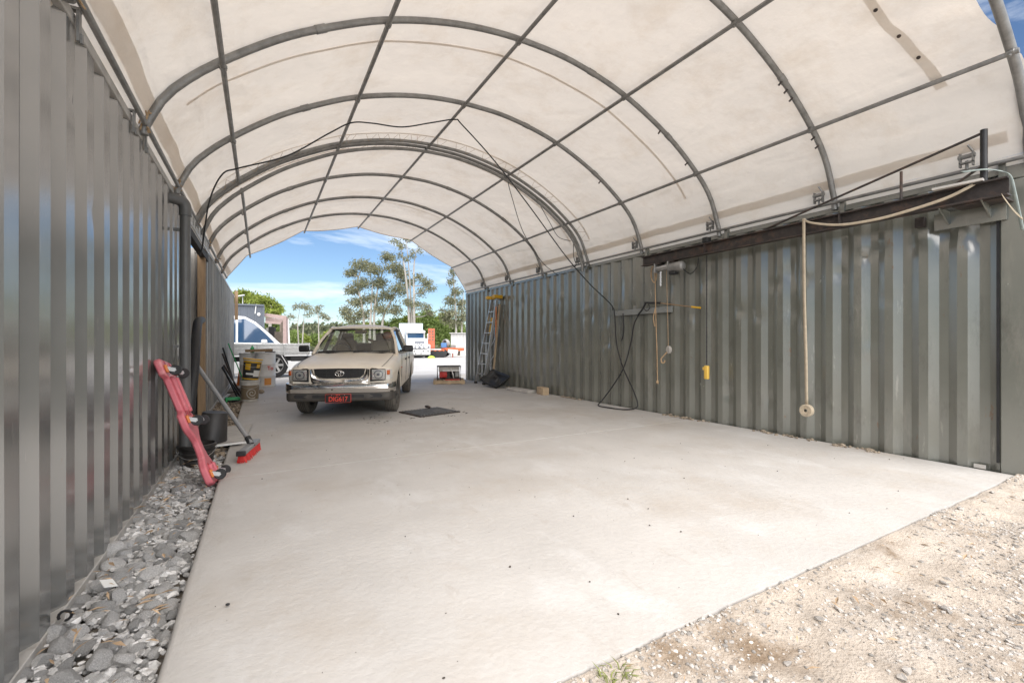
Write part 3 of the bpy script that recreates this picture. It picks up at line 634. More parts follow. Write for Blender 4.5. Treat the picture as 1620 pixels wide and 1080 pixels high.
for k, y in enumerate(ARY[1:]):
    r = MB(); rg = random.Random(k)
    for q in range(26):
        a = Vector((-0.76 + rg.uniform(-0.03, 0.03), y + rg.uniform(-0.05, 0.05), 2.80 + rg.uniform(0, 0.14))); r.tube([a, a + Vector((rg.uniform(-0.05, 0.05), rg.uniform(-0.07, 0.07), rg.uniform(-0.06, 0.06)))], 0.006, 4)
    tag(r.build('rope_lashing', 'rope_brown', dome, world=True), kind='stuff')
# eyelet strip hanging inside the front right of the cover
es = MB().grid(lambda u, v: cover_pt(0.70 + 0.20 * v, 1.80 + 0.085 * (u - 0.5) - 0.06 * v + 0.05 * math.sin(v * 5), 0.0 if v < 0.95 else -0.01), 2, 26)
eo = es.build('eyelet_strip', 'fabric_hem', dome, world=True, smooth=80, fix=False)
for v in (0.12, 0.36, 0.58, 0.76, 0.95):
    p = cover_pt(0.70 + 0.20 * v, 1.80 - 0.06 * v + 0.05 * math.sin(v * 5), -0.006); n = prof_at(0.70 + 0.20 * v)[1]
    M = Matrix.Translation(p) @ n.to_track_quat('Z', 'Y').to_matrix().to_4x4(); o = MB().lathe([(0.016, -0.003), (0.016, 0.003)], 10, M).build('eyelet', 'rust_steel', eo); o.matrix_parent_inverse = eo.matrix_parent_inverse.copy(); o.parent = eo; o.matrix_parent_inverse = Matrix.Identity(4)
# bent clips still on the second and third arches
for y, s in ((2.78, .80), (2.78, .815), (2.78, .83), (2.78, .90), (2.78, .915), (4.32, .78), (4.32, .86), (5.87, .82)):
    p, n = prof_at(s); MB().beam(Vector((p.x, y, p.z)) - n * 0.03, Vector((p.x, y + 0.02, p.z)) - n * 0.075, 0.012, 0.02).build('bent_clip', 'rust_steel', dome, world=True)

# ------------------------------------------------------------------ cables along the roof
def cable(name, pts, r, label, m='rubber', cat='cable', per=8): return tag(MB().tube(spline(pts, per), r, 8).build(name, m), label, cat)
def under(x, y, d=0.085): p, n = prof_at(s_of_x(x)); q = p - n * d; return (q.x, y, q.z)
a, b, c = under(-0.29, 6.63), under(1.05, 6.42), under(2.5, 6.20)
cable('power_cable', [(-0.80, 8.2, 2.50), (-0.72, 7.7, 2.53), (-0.66, 7.35, 2.72), (-0.57, 7.0, 3.05), (-0.42, 6.72, 3.30), a, (0.3, 6.5, 3.60), (0.8, 6.44, 3.98), b, (1.35, 6.38, 4.22), (1.75, 6.33, 4.24), (2.15, 6.25, 4.36), c, (2.62, 6.2, 4.42), (3.2, 6.25, 4.0), (3.9, 6.33, 3.4), (4.7, 6.45, 2.7), (5.3, 6.52, 2.25), (5.82, 6.56, 1.92), (5.88, 6.56, 1.80)], 0.0095, 'thick black power cable slung under the roof and down to the right wall')
d = under(4.07, 7.42)
cable('thin_cord', [d, (4.25, 7.6, 4.0), (4.75, 8.0, 3.45), (5.4, 8.3, 2.95), (5.85, 8.35, 2.70)], 0.007, 'thin black cord dropping from the truss to the right container rail')
cable('loose_cord', [(4.75, 7.5, 4.02), (5.15, 7.62, 3.62), (5.35, 7.6, 3.35), (5.62, 7.55, 3.28)], 0.006, 'loose dark cord looping beside the truss on the right side')
cable('hanging_lead', [(5.62, 7.45, 3.28), (5.66, 7.5, 3.0), (5.68, 7.5, 2.9), (5.80, 7.6, 2.80), (5.88, 7.9, 2.78)], 0.007, 'thin lead hanging from the right truss foot to the rail')

# ------------------------------------------------------------------ tan utility (pickup)
UTE_RZ = R(-20.5)
def at_px_ground(px, py, zf=slab_z):
    u = (px - 810) / 711.0; v = (540.5 - py) / 711.0; s, c = math.sin(YAW), math.cos(YAW); d = Vector((s + u * c, c - u * s, v)); t = 1.0
    for _ in range(40): t = (zf(d.y * t) - CAM_H) / d.z
    return Vector((d.x * t, d.y * t, zf(d.y * t)))
UO = at_px_ground(555, 651.5)
ute = thing('utility_pickup', 'dusty gold dual cab utility parked under the shelter with red lettered plate', 'pickup', UO, UTE_RZ)
ute.scale = (0.945, 0.945, 0.945)
WB, WR = 3.22, 0.365
def lerp_tab(tab, y):
    if y <= tab[0][0]: return tab[0][1]
    for (a, va), (b, vb) in zip(tab, tab[1:]):
        if y <= b:
            t = (y - a) / (b - a); return va + (vb - va) * t
    return tab[-1][1]
HW = [(-0.90, 0.735), (-0.86, 0.79), (-0.78, 0.825), (-0.6, 0.85), (-0.3, 0.868), (0.2, 0.875), (4.2, 0.875)]
HZ = [(-0.90, 0.845), (-0.86, 0.875), (-0.78, 0.90), (-0.55, 0.945), (-0.2, 0.99), (0.2, 1.035), (0.55, 1.075), (0.7, 1.085), (4.2, 1.10)]
def bottom(y):
    z = 0.40
    for ax in (0.0, WB):
        q = 0.43 ** 2 - (y - ax) ** 2
        if q > 0: z = max(z, 0.36 + math.sqrt(q))
    return z
sy = [-0.90, -0.885, -0.86, -0.82, -0.78, -0.7, -0.6, -0.5, -0.46]
y = -0.44
while y < 4.2: sy.append(y); y += 0.035
sy.append(4.2)
def section(y):
    w = lerp_tab(HW, y); z = lerp_tab(HZ, y); b = min(bottom(y), z - 0.2)
    h_ = 0.022 * min(1, max(0, (y + 0.9) / 0.35)) if y < 0.6 else 0.0
    pts = [(0, z + 0.012 + h_), (0.30, z + 0.010 + h_ * 0.7), (0.50, z + 0.004 + h_ * 0.2), (0.60 * w / 0.87, z + 0.016), (0.70 * w / 0.87, z + 0.010), (w * 0.90, z - 0.018), (w * 0.955, z - 0.045), (w * 0.985, z - 0.09)]
    mid = 0.70
    for t in (0.25, 0.5, 0.75): pts.append((w + 0.012 * math.sin(t * math.pi), z - 0.09 + (max(mid, b) - z + 0.09) * t))
    pts += [(w, max(mid, b + 0.004)), (w + 0.004, max(0.60, b + 0.003)), (w - 0.004, max(0.48, b + 0.002)), (w - 0.018, b), (w - 0.06, b - 0.001)]
    return pts
m = MB()
ok = []
for y in sy:
    S = section(y)
    if 0.56 < y < 2.80: S[0:5] = [(S[5][0] - 0.02, 1.075)] * 5
    if y >= 2.80: S[0:5] = [(S[5][0] - 0.05, 1.02), (S[5][0] - 0.05, 1.04), (S[5][0] - 0.05, 1.06), (S[5][0] - 0.05, 1.08), (S[5][0] - 0.045, 1.09)]
    ok.append(S)
np_ = len(ok[0])
for sg in (1, -1):
    k = len(m.v)
    for y, S in zip(sy, ok): m.v += [(sg * x, y, z) for x, z in S]
    for i in range(len(sy) - 1):
        for j in range(np_ - 1):
            a, b, c, d = k + i * np_ + j, k + i * np_ + j + 1, k + (i + 1) * np_ + j + 1, k + (i + 1) * np_ + j
            if j < 4 and 0.54 < sy[i] < 2.85: continue
            m.f.append((a, b, c, d) if sg < 0 else (d, c, b, a))
# front fascia closing and tailgate
def fasc(u, v):
    x = -0.735 + 1.47 * u; z = 0.57 + (0.845 - 0.57) * v; return (x, -0.90 + 0.06 * (abs(x) / 0.735) ** 3 * 0 , z)
m.grid(fasc, 10, 3)
for sg in (-1, 1):
    m.add([(sg * 0.735, -0.90, 0.57), (sg * 0.79, -0.86, 0.57), (sg * 0.79, -0.86, 0.83), (sg * 0.735, -0.90, 0.80)], [(0, 1, 2, 3)])
    m.add([(sg * 0.79, -0.86, 0.57), (sg * 0.825, -0.78, 0.57), (sg * 0.825, -0.78, 0.82), (sg * 0.79, -0.86, 0.83)], [(0, 1, 2, 3)])
m.box((0, 4.19, 0.78), (1.72, 0.04, 0.60))
body = m.build('body', 'ute_paint', ute, smooth=32, fix=False)
md = body.modifiers.new('weld', 'WELD'); md.merge_threshold = 0.0008
# hood shut line
for sg in (-1, 1):
    ln = [(sg * 0.735 * lerp_tab(HW, y) / 0.87, y, lerp_tab(HZ, y) + 0.006) for y in [-0.86 + 0.1 * k for k in range(15)]]
    MB().tube(ln, 0.004, 5).build('hood_seam', 'plastic_black', body)
MB().tube([(-0.73, 0.555, 1.086), (0, 0.50, 1.096), (0.73, 0.555, 1.086)], 0.006, 5).build('hood_seam', 'plastic_black', body)
# underbody, wheel wells
m = MB(); m.box((0, 1.6, 0.42), (1.5, 4.9, 0.22)); m.box((0, 0, 0.62), (1.06, 1.0, 0.5)); m.box((0, WB, 0.62), (1.06, 1.0, 0.5)); m.box((0, 0.28, 0.33), (0.9, 0.12, 0.12))
m.build('underbody', 'plastic_black', ute)
for ax in (0, WB):
    for sg in (-1, 1):
        m = MB()
        arc = [(0.425 * math.cos(a), 0.36 + 0.425 * math.sin(a)) for a in [math.pi * k / 14 for k in range(15)]]
        k = len(m.v)
        for yy, zz in arc: m.v += [(sg * 0.855, ax + yy, zz), (sg * 0.52, ax + yy, zz)]
        m.f += [(k + 2 * i, k + 2 * i + 1, k + 2 * i + 3, k + 2 * i + 2) for i in range(14)]
        m.build('wheel_well', 'plastic_black', ute)
# cabin
belt, roofz = 1.085, 1.60
A0 = lambda s: Vector((s * 0.79, 0.50, 1.07)); A1 = lambda s: Vector((s * 0.615, 1.14, 1.545))
B0 = lambda s: Vector((s * 0.845, 1.52, belt)); B1 = lambda s: Vector((s * 0.645, 1.56, 1.60))
C0 = lambda s: Vector((s * 0.845, 2.46, belt)); C1 = lambda s: Vector((s * 0.64, 2.36, 1.59))
D0 = lambda s: Vector((s * 0.82, 2.80, belt)); D1 = lambda s: Vector((s * 0.62, 2.50, 1.58))
def roof(u, v):
    y = 1.09 + 1.47 * v; x = (u * 2 - 1); e = abs(x)
    hw = 0.635 + 0.02 * math.sin(v * math.pi); zz = 1.555 + 0.085 * math.sin(min(1, v * 2.6 + 0.05) * math.pi / 2 if v < 0.36 else math.pi / 2) * (1 - e ** 3.2) + 0.02 * (1 - e ** 8)
    if v > 0.85: zz -= 0.03 * ((v - 0.85) / 0.15) ** 2
    return (x * hw, y - 0.03 * (1 - e * e) * (1 if v < 0.1 else 0), zz)
MB().grid(roof, 20, 16).build('roof', 'ute_paint', ute, smooth=60, solid=0.03)
for sg in (-1, 1):
    p = MB(); p.tube(spline([A0(sg) + Vector((0, -0.05, -0.02)), A0(sg).lerp(A1(sg), 0.5) + Vector((sg * 0.012, -0.01, 0.02)), A1(sg), A1(sg).lerp(B1(sg), 0.5) + Vector((sg * 0.005, 0, 0.022)), B1(sg), C1(sg), D1(sg)], 6), 0.032, 8); p.build('pillar_rail', 'ute_paint', ute)
    MB().beam(B0(sg), B1(sg), 0.05, 0.10, (0, 1, 0)).build('pillar', 'plastic_black', ute); MB().beam(C0(sg), C1(sg), 0.05, 0.12, (0, 1, 0)).build('pillar', 'ute_paint', ute)
    MB().beam(D0(sg), D1(sg), 0.06, 0.07, (0, 1, 0)).build('pillar', 'ute_paint', ute)
    for P, Q, S, T in ((A0(sg) + Vector((0, 0.08, 0.02)), B0(sg), B1(sg), A1(sg)), (B0(sg), C0(sg), C1(sg), B1(sg)), (C0(sg), D0(sg), D1(sg), C1(sg))):
        MB().add([P, Q, S, T], [(0, 1, 2, 3)]).build('side_window', 'glass', ute, smooth=None)
    # black window frame line
    MB().tube([A0(sg) + Vector((sg * 0.012, 0.14, 0.03)), B0(sg) + Vector((sg * 0.008, 0, 0.012)), C0(sg) + Vector((sg * 0.008, 0, 0.012)), D0(sg)], 0.012, 6).build('window_trim', 'plastic_black', ute)
    MB().tube([A0(sg) + Vector((sg * 0.012, 0.14, 0.03)), A1(sg) + Vector((sg * 0.02, 0.06, -0.035)), B1(sg) + Vector((sg * 0.022, 0, -0.03)), C1(sg) + Vector((sg * 0.022, 0, -0.03))], 0.012, 6).build('window_trim', 'plastic_black', ute)
    # doors as seams and handles
    for yy in (0.44, 1.54, 2.44):
        MB().tube([(sg * 0.888, yy, 1.05), (sg * 0.889, yy, 0.85), (sg * 0.882, yy, 0.62), (sg * 0.868, yy, 0.45)], 0.004, 5).build('door_seam', 'plastic_black', ute)
    for yy in (1.36, 2.26): MB().box((sg * 0.895, yy, 0.93), (0.03, 0.15, 0.035)).build('door_handle', 'plastic_black', ute, bevel=0.008)
    MB().box((sg * 0.892, 0.38, 0.80), (0.015, 0.05, 0.03)).build('side_repeater', 'indicator', ute, bevel=0.004)
    # mirror
    mr = MB().box((sg * 1.0, 0.62, 1.165), (0.19, 0.085, 0.13)); mo = mr.build('mirror', 'plastic_black', ute, bevel=0.03)
    MB().beam((sg * 0.83, 0.68, 1.12), (sg * 0.95, 0.64, 1.13), 0.05, 0.035).build('mirror_arm', 'plastic_black', mo)
    # mudflap / rear lamp
    MB().box((sg * 0.80, 4.215, 0.82), (0.12, 0.03, 0.30)).build('tail_lamp', 'red', ute, bevel=0.01)
# windscreen and rear glass
def wind(u, v, off=0.0):
    x = u * 2 - 1; b = Vector((x * 0.775, 0.50 - 0.09 * (1 - x * x) - off, 1.078)); t = Vector((x * 0.60, 1.14 - 0.06 * (1 - x * x) - off, 1.545)); p = b.lerp(t, v); p.z += 0.012 * math.sin(v * math.pi); p.y -= 0.02 * math.sin(v * math.pi); return p
MB().grid(wind, 14, 6).build('windscreen', 'glass', ute, smooth=80, fix=False)
edge = [wind(k / 14, 0, 0.004) for k in range(15)] + [wind(1, k / 6, 0.004) for k in range(1, 7)] + [wind(1 - k / 14, 1, 0.004) for k in range(1, 15)] + [wind(0, 1 - k / 6, 0.004) for k in range(1, 6)]
MB().tube(edge, 0.012, 6, closed=True).build('screen_seal', 'plastic_black', ute)
MB().add([(-0.72, 2.80, 1.09), (0.72, 2.80, 1.09), (0.58, 2.50, 1.56), (-0.58, 2.50, 1.56)], [(0, 1, 2, 3)]).build('rear_window', 'glass', ute, smooth=None)
for pts in ([(-0.68, 0.425), (-0.30, 0.34), (0.10, 0.335)], [(-0.02, 0.36), (0.30, 0.37), (0.66, 0.44)]):
    w = MB().tube([(x, yy - 0.03, 1.10 + 0.012 * k) for k, (x, yy) in enumerate(pts)], 0.012, 6); w.tube([(pts[1][0] - 0.28, pts[1][1] - 0.02, 1.125), (pts[1][0] + 0.3, pts[1][1] - 0.0, 1.115)], 0.008, 5); w.build('wiper', 'plastic_black', ute)
MB().tube([(-0.80, 0.42, 1.06), (-0.83, 0.55, 1.62)], 0.004, 5).build('aerial', 'plastic_black', ute)
for sg in (-1, 1): MB().tube([(sg * 0.53, 1.24, 1.635), (sg * 0.53, 1.28, 1.655), (sg * 0.53, 1.32, 1.64)], 0.012, 6).build('rack_foot', 'plastic_black', ute)
# interior
MB().box((0, 0.72, 1.0), (1.5, 0.40, 0.13), taper=0.9).build('dashboard', 'interior', ute, bevel=0.04)
MB().box((0, 1.7, 0.72), (1.55, 2.1, 0.04)).build('cab_floor', 'interior', ute)
for x in (-0.36, 0.36):
    st = MB().box((x, 1.40, 1.06), (0.46, 0.14, 0.55), Matrix.Rotation(R(-14), 4, 'X'), 0.88).build('seat', 'seat', ute, bevel=0.05)
    MB().box((x, 1.53, 1.39), (0.27, 0.10, 0.20), Matrix.Rotation(R(-10), 4, 'X'), 0.85).build('headrest', 'seat', st, bevel=0.045)
    MB().box((x, 1.16, 0.82), (0.46, 0.5, 0.14)).build('seat_base', 'seat', st, bevel=0.04)
MB().box((0, 2.42, 1.05), (1.35, 0.14, 0.45), Matrix.Rotation(R(-14), 4, 'X'), 0.95).build('rear_seat', 'seat', ute, bevel=0.05)
ring = [(-0.37 + 0.18 * math.cos(a), 0.93 + 0.07 * math.sin(a), 1.10 + 0.165 * math.sin(a)) for a in [2 * math.pi * k / 20 for k in range(20)]]
MB().tube(ring, 0.014, 6, closed=True).build('steering_wheel', 'plastic_black', ute)
MB().box((0, 1.05, 1.505), (0.24, 0.03, 0.07), Matrix.Rotation(R(-10), 4, 'X')).build('rear_view_mirror', 'interior', ute, bevel=0.02)
MB().lathe([(0.03, 0), (0.10, 0.03), (0.12, 0.09), (0.07, 0.15), (0.02, 0.17)], 12, Matrix.Translation((0.50, 1.42, 1.36))).build('hanging_hivis', 'orange', ute)
MB().beam((0.06, 1.62, 1.35), (0.30, 1.50, 1.26), 0.03, 0.05).build('strap', 'interior', ute)
MB().box((0.48, 1.72, 1.20), (0.40, 0.28, 0.36), taper=0.7).build('bag', 'interior', ute, bevel=0.06)
# front: grille, lamps, bumper
def fy(x): return -0.905 + 0.03 * (abs(x) / 0.75) ** 2
def arcpts(pts, n=1): return pts
go = [(-0.405, 0.845), (0.405, 0.845), (0.385, 0.755), (0.335, 0.71), (0.26, 0.695), (-0.26, 0.695), (-0.335, 0.71), (-0.385, 0.755)]
gi = MB().prism(go, -0.915, -0.900, FRONT); gr = gi.build('grille', 'plastic_black', ute)
for z in (0.725, 0.752, 0.805, 0.828):
    MB().box((0, -0.920, z), (0.70 if z < 0.74 else 0.77, 0.012, 0.010)).build('grille_bar', 'plastic_black', gr)
MB().box((0, -0.921, 0.779), (0.78, 0.014, 0.018)).build('grille_bar', 'plastic_black', gr)
for k in range(-3, 4): MB().box((k * 0.105, -0.9185, 0.77), (0.010, 0.008, 0.14)).build('grille_bar', 'plastic_black', gr)
su = [(-0.43, 0.85), (-0.41, 0.77), (-0.36, 0.70), (-0.27, 0.68), (0, 0.678), (0.27, 0.68), (0.36, 0.70), (0.41, 0.77), (0.43, 0.85)]
so_ = [(-0.475, 0.835), (-0.47, 0.75), (-0.45, 0.64), (-0.40, 0.598), (0, 0.592), (0.40, 0.598), (0.45, 0.64), (0.47, 0.75), (0.475, 0.835)]
m = MB(); n = len(su)
for (a, b), (c, d) in zip(su, so_): m.v += [(a, -0.925, b), (a * 0.5 + c * 0.5, -0.945, b * 0.5 + d * 0.5), (c, -0.905, d), (a, -0.895, b)]
for i in range(n - 1):
    for j in range(2): m.f.append((i * 4 + j, i * 4 + j + 1, (i + 1) * 4 + j + 1, (i + 1) * 4 + j))
    m.f.append((i * 4 + 3, i * 4, (i + 1) * 4, (i + 1) * 4 + 3))
m.build('grille_surround', 'chrome', ute, smooth=60)
em = MB()
def ell(cx, cz, a, b, n=22): return [(cx + a * math.cos(2 * math.pi * k / n), -0.937, cz + b * math.sin(2 * math.pi * k / n)) for k in range(n)]
em.tube(ell(0, 0.775, 0.070, 0.046), 0.007, 6, closed=True); em.tube(ell(0, 0.792, 0.044, 0.020), 0.0055, 6, closed=True); em.tube(ell(0, 0.774, 0.020, 0.042), 0.0055, 6, closed=True)
em.build('emblem', 'chrome', ute, smooth=80)
for sg in (-1, 1):
    hx = sg * 0.61
    o_ = [(hx - 0.125, 0.845), (hx + 0.125, 0.845), (hx + 0.125, 0.655), (hx - 0.125, 0.635)] if sg > 0 else [(hx - 0.125, 0.845), (hx + 0.125, 0.845), (hx + 0.125, 0.635), (hx - 0.125, 0.655)]
    hb = MB().prism(o_, -0.916, -0.895, FRONT).build('headlight', 'plastic_black', ute, bevel=0.006)
    bowl = Matrix.Translation((hx + sg * 0.015, -0.905, 0.752)) @ Matrix.Rotation(R(90), 4, 'X')
    MB().lathe([(0.0, 0.0), (0.045, 0.012), (0.078, 0.028), (0.082, 0.03)], 20, Matrix.Translation((hx + sg * 0.012, -0.912, 0.752)) @ Matrix.Rotation(R(90), 4, 'X') @ Matrix.Diagonal((1.06, 0.85, 0.5, 1)), cap=False).build('reflector', 'lamp', hb)
    MB().box((hx + sg * 0.012, -0.920, 0.752), (0.208, 0.010, 0.164)).build('lamp_plate', 'lamp', hb, bevel=0.012)
    MB().tube([(hx + sg * 0.012 + 0.070 * math.cos(a), -0.927, 0.752 + 0.066 * math.sin(a)) for a in [2 * math.pi * k / 20 for k in range(20)]], 0.008, 6, closed=True).build('reflector_ring', 'truck_grey', hb)
    MB().lathe([(0.024, 0), (0.020, 0.012), (0.004, 0.016)], 12, Matrix.Translation((hx + sg * 0.012, -0.925, 0.752)) @ Matrix.Rotation(R(90), 4, 'X')).build('bulb_cap', 'truck_grey', hb)
    def lens(u, v, hx=hx, sg=sg): return (hx + sg * 0.004 - 0.114 + 0.228 * u, -0.938 - 0.012 * math.sin(u * math.pi) * math.sin(v * math.pi), 0.662 + 0.176 * v)
    MB().grid(lens, 8, 6).build('lens', 'lens', hb, smooth=80)
    ix = sg * 0.775
    MB().add([(sg * 0.742, -0.912, 0.655), (sg * 0.742, -0.912, 0.845), (sg * 0.80, -0.868, 0.838), (sg * 0.80, -0.868, 0.665), (sg * 0.836, -0.78, 0.83), (sg * 0.836, -0.78, 0.68)], [(0, 1, 2, 3), (3, 2, 4, 5)]).build('indicator', 'lamp', ute, smooth=None)
    MB().box((sg * 0.783, -0.893, 0.785), (0.055, 0.02, 0.075), Matrix.Rotation(sg * R(36), 4, 'Z')).build('indicator_lens', 'indicator', ute, bevel=0.008)
# bumper: chrome upper, black lower with recesses
def bump(prof, hw, name, m):
    mm = MB(); st = []
    for k in range(-20, 21):
        u = k / 20; x = u * hw; yb = -1.005 + 0.05 * abs(u) ** 2
        if abs(u) > 0.86: yb += 0.30 * ((abs(u) - 0.86) / 0.14) ** 2; x = math.copysign(hw * (0.86 + 0.14 * math.sin((abs(u) - 0.86) / 0.14 * math.pi / 2)), u)
        st.append([(x, yb + d, z) for d, z in prof])
    q = len(prof)
    for s_ in st: mm.v += s_
    for i in range(40):
        for j in range(q - 1): mm.f.append((i * q + j, i * q + j + 1, (i + 1) * q + j + 1, (i + 1) * q + j))
    return mm.build(name, m, ute, smooth=50)
bump([(0.10, 0.615), (0.02, 0.615), (0.0, 0.600), (0.002, 0.545), (-0.006, 0.535), (-0.006, 0.525), (0.004, 0.50), (0.012, 0.462), (0.03, 0.455)], 0.885, 'chrome_bumper', 'chrome')
bump([(0.03, 0.460), (0.008, 0.452), (0.0, 0.40), (0.01, 0.345), (0.05, 0.318), (0.12, 0.315)], 0.875, 'lower_bumper', 'plastic_dusty')
for x, w in ((-0.30, 0.21), (0.30, 0.21)): MB().box((x, -1.002, 0.408), (w, 0.012, 0.05)).build('intake', 'plastic_black', ute)
for sg in (-1, 1): MB().prism([(sg * 0.48, 0.375), (sg * 0.68, 0.38), (sg * 0.70, 0.415), (sg * 0.67, 0.44), (sg * 0.50, 0.44), (sg * 0.47, 0.41)][::sg], -0.985, -0.955, FRONT).build('fog_recess', 'plastic_black', ute)
MB().lathe([(0.014, 0), (0.014, 0.004)], 10, Matrix.Translation((-0.10, -1.010, 0.515)) @ Matrix.Rotation(R(90), 4, 'X')).build('hole_plug', 'plastic_dusty', ute)
pl = MB().box((0, -1.022, 0.375), (0.405, 0.008, 0.140)).build('number_plate', 'plate_red', ute, bevel=0.003)
MB().box((0, -1.0265, 0.375), (0.394, 0.003, 0.130)).build('plate_field', 'plate_black', pl)
text_mesh('plate_lettering', 'DIG617', 0.108, 'plate_red', pl, Matrix.Translation((0.0, -1.0295, 0.362)) @ FACE, 0.0006, 0.86, 0.010)
for x in (-0.10, 0.10): MB().lathe([(0.006, 0), (0.006, 0.003)], 8, Matrix.Translation((x, -1.028, 0.428)) @ Matrix.Rotation(R(90), 4, 'X')).build('plate_bolt', 'steel', pl)
for k, (x, z, w) in enumerate(((-0.02, 0.43, 0.03), (0.02, 0.43, 0.02))): MB().box((x, -1.0285, z), (w, 0.001, 0.010)).build('plate_mark', 'plate_red', pl)
# wheels
def wheel(x, y, parent, r=WR, w=0.20, steer=0.0, rimm='alu', spokes=5):
    M = Matrix.Translation((x, y, r)) @ Matrix.Rotation(steer, 4, 'Z') @ Matrix.Rotation(R(90), 4, 'Y'); sg = 1 if x > 0 else -1; h = w / 2
    wo_ = MB().lathe([(r * 0.63, -h * 0.85), (r * 0.80, -h), (r * 0.93, -h * 0.95), (r * 0.99, -h * 0.72), (r, -h * 0.4), (r, h * 0.4), (r * 0.99, h * 0.72), (r * 0.93, h * 0.95), (r * 0.80, h), (r * 0.63, h * 0.85)], 36, M, cap=False)
    for k in (-0.5, -0.17, 0.17, 0.5): pass
    t = wo_.build('wheel', 'tyre', parent, smooth=40)
    for k in (-0.45, -0.15, 0.15, 0.45): MB().lathe([(r * 1.001, h * k - 0.004), (r * 1.003, h * k), (r * 1.001, h * k + 0.004)], 36, M, cap=False).build('tread_groove', 'rubber', t)
    ri = MB().lathe([(r * 0.64, -h * 0.8), (r * 0.60, -h * 0.5), (r * 0.58, sg * h * 0.1), (r * 0.60, h * 0.5), (r * 0.64, h * 0.8)], 28, M, cap=False); ri.build('rim', rimm, t)
    hub = MB()
    for k in range(spokes):
        a = 2 * math.pi * k / spokes; hub.beam(M @ Vector((0, 0, sg * h * 0.5)), M @ Vector((r * 0.6 * math.cos(a), r * 0.6 * math.sin(a), sg * h * 0.55)), 0.06, 0.02, M.to_3x3() @ Vector((0, 0, 1)))
    hub.lathe([(r * 0.2, sg * h * 0.3), (r * 0.18, sg * h * 0.65)], 14, M); hub.build('hub', rimm, t)
    MB().lathe([(r * 0.58, -sg * h * 0.2), (r * 0.02, -sg * h * 0.2)], 20, M, cap=False).build('brake', 'plastic_black', t)
    return t
for yy in (0.0, WB):
    for x in (-0.755, 0.755): wheel(x, yy, ute, steer=R(-3) if yy == 0 else 0, rimm='plastic_dusty')

# ------------------------------------------------------------------ jib beam, hoist and things hung on the right wall
jb = thing('jib_beam', 'rusty black steel crane beam bracketed along the top of the right container', 'crane beam', (5.72, 3.4, 2.48))
BX, BZ0, BZ1 = 5.70, 2.475, 2.635
m = MB(); m.box((BX, 3.45, BZ0 + 0.007), (0.11, 4.30, 0.014)); m.box((BX, 3.45, BZ1 - 0.007), (0.11, 4.30, 0.014)); m.box((BX, 3.45, (BZ0 + BZ1) / 2), (0.012, 4.296, BZ1 - BZ0 - 0.028)); m.build('i_beam', 'rust_steel', jb, world=True)
for k, y in enumerate((2.6, 4.35)): MB().box((BX - 0.005, y, (BZ0 + BZ1) / 2), (0.112, 0.010, BZ1 - BZ0 + 0.004)).build('web_stiffener', 'rust_steel', jb, world=True)
MB().tube([(BX, 1.46, BZ1), (BX, 1.46, 3.11)], 0.026, 12).build('end_post', 'black_steel', jb, world=True)
MB().tube([(BX, 1.46, 3.085), (BX, 3.5, BZ1 + 0.01)], 0.013, 8).build('tie_rod', 'rust_steel', jb, world=True)
MB().tube([(BX, 2.06, BZ1), (BX, 2.06, 2.93)], 0.013, 8).build('rail_strut', 'rust_steel', jb, world=True)
MB().tube([(BX, 1.48, 2.78), (BX, 1.72, BZ1)], 0.012, 8).build('brace', 'rust_steel', jb, world=True)
for y in (1.47, 1.76): MB().add([(BX - 0.03, y - 0.006, BZ0), (XR - 0.004, y - 0.006, BZ0), (XR - 0.004, y - 0.006, 2.33), (BX - 0.03, y + 0.006, BZ0), (XR - 0.004, y + 0.006, BZ0), (XR - 0.004, y + 0.006, 2.33)], [(0, 1, 2), (5, 4, 3), (0, 3, 4, 1), (1, 4, 5, 2), (2, 5, 3, 0)]).build('gusset', 'container_right', jb, world=True)
MB().box((XR - 0.02, 1.62, 2.39), (0.03, 0.50, 0.16)).build('bracket_plate', 'container_right', jb, world=True)
MB().box((5.82, 1.5, 2.47), (0.26, 0.34, 0.014)).build('end_plate', 'rust_steel', jb, world=True)
MB().box((XR - 0.03, 1.98, 2.42), (0.06, 0.08, 0.10)).build('junction_box', 'rust_steel', jb, world=True, bevel=0.006)
MB().box((5.66, 1.62, 2.647), (0.13, 0.34, 0.02), Matrix.Rotation(R(6), 4, 'Z')).build('cloth_rag', 'card', jb, world=True)
for y in (2.95, 4.35):
    MB().box((5.83, y, 2.66), (0.22, 0.05, 0.02)).build('arm_bracket', 'black_steel', jb, world=True)
MB().box((BX, 4.35, 2.68), (0.10, 0.09, 0.08)).build('clamp', 'black_steel', jb, world=True, bevel=0.01)
# electric chain hoist
ho = thing('electric_hoist', 'grey electric hoist with motor hung under the far end of the crane beam', 'hoist', (BX - 0.03, 5.0, 2.36))
HX = BX - 0.05
MB().lathe([(0.055, -0.15), (0.075, -0.14), (0.078, 0.0), (0.075, 0.10), (0.06, 0.12), (0.03, 0.13)], 18, Matrix.Translation((HX, 4.84, 2.36)) @ Matrix.Rotation(R(90), 4, 'X')).build('motor', 'galv', ho, world=True)
MB().lathe([(0.045, -0.16), (0.045, 0.14)], 16, Matrix.Translation((HX, 5.10, 2.385)) @ Matrix.Rotation(R(90), 4, 'X')).build('drum', 'steel', ho, world=True)
for y in (4.98, 5.25): MB().box((HX, y, 2.39), (0.13, 0.025, 0.15)).build('cheek_plate', 'galv', ho, world=True, bevel=0.01)
m = MB(); 
for k in range(14): a = 2 * math.pi * k / 14
for y in (4.93, 5.2):
    MB().box((HX + 0.02, y, 2.46), (0.16, 0.05, 0.03)).build('hanger', 'rust_steel', ho, world=True)
MB().box((HX - 0.01, 4.90, 2.27), (0.10, 0.12, 0.05)).build('control_box', 'black_steel', ho, world=True, bevel=0.01)
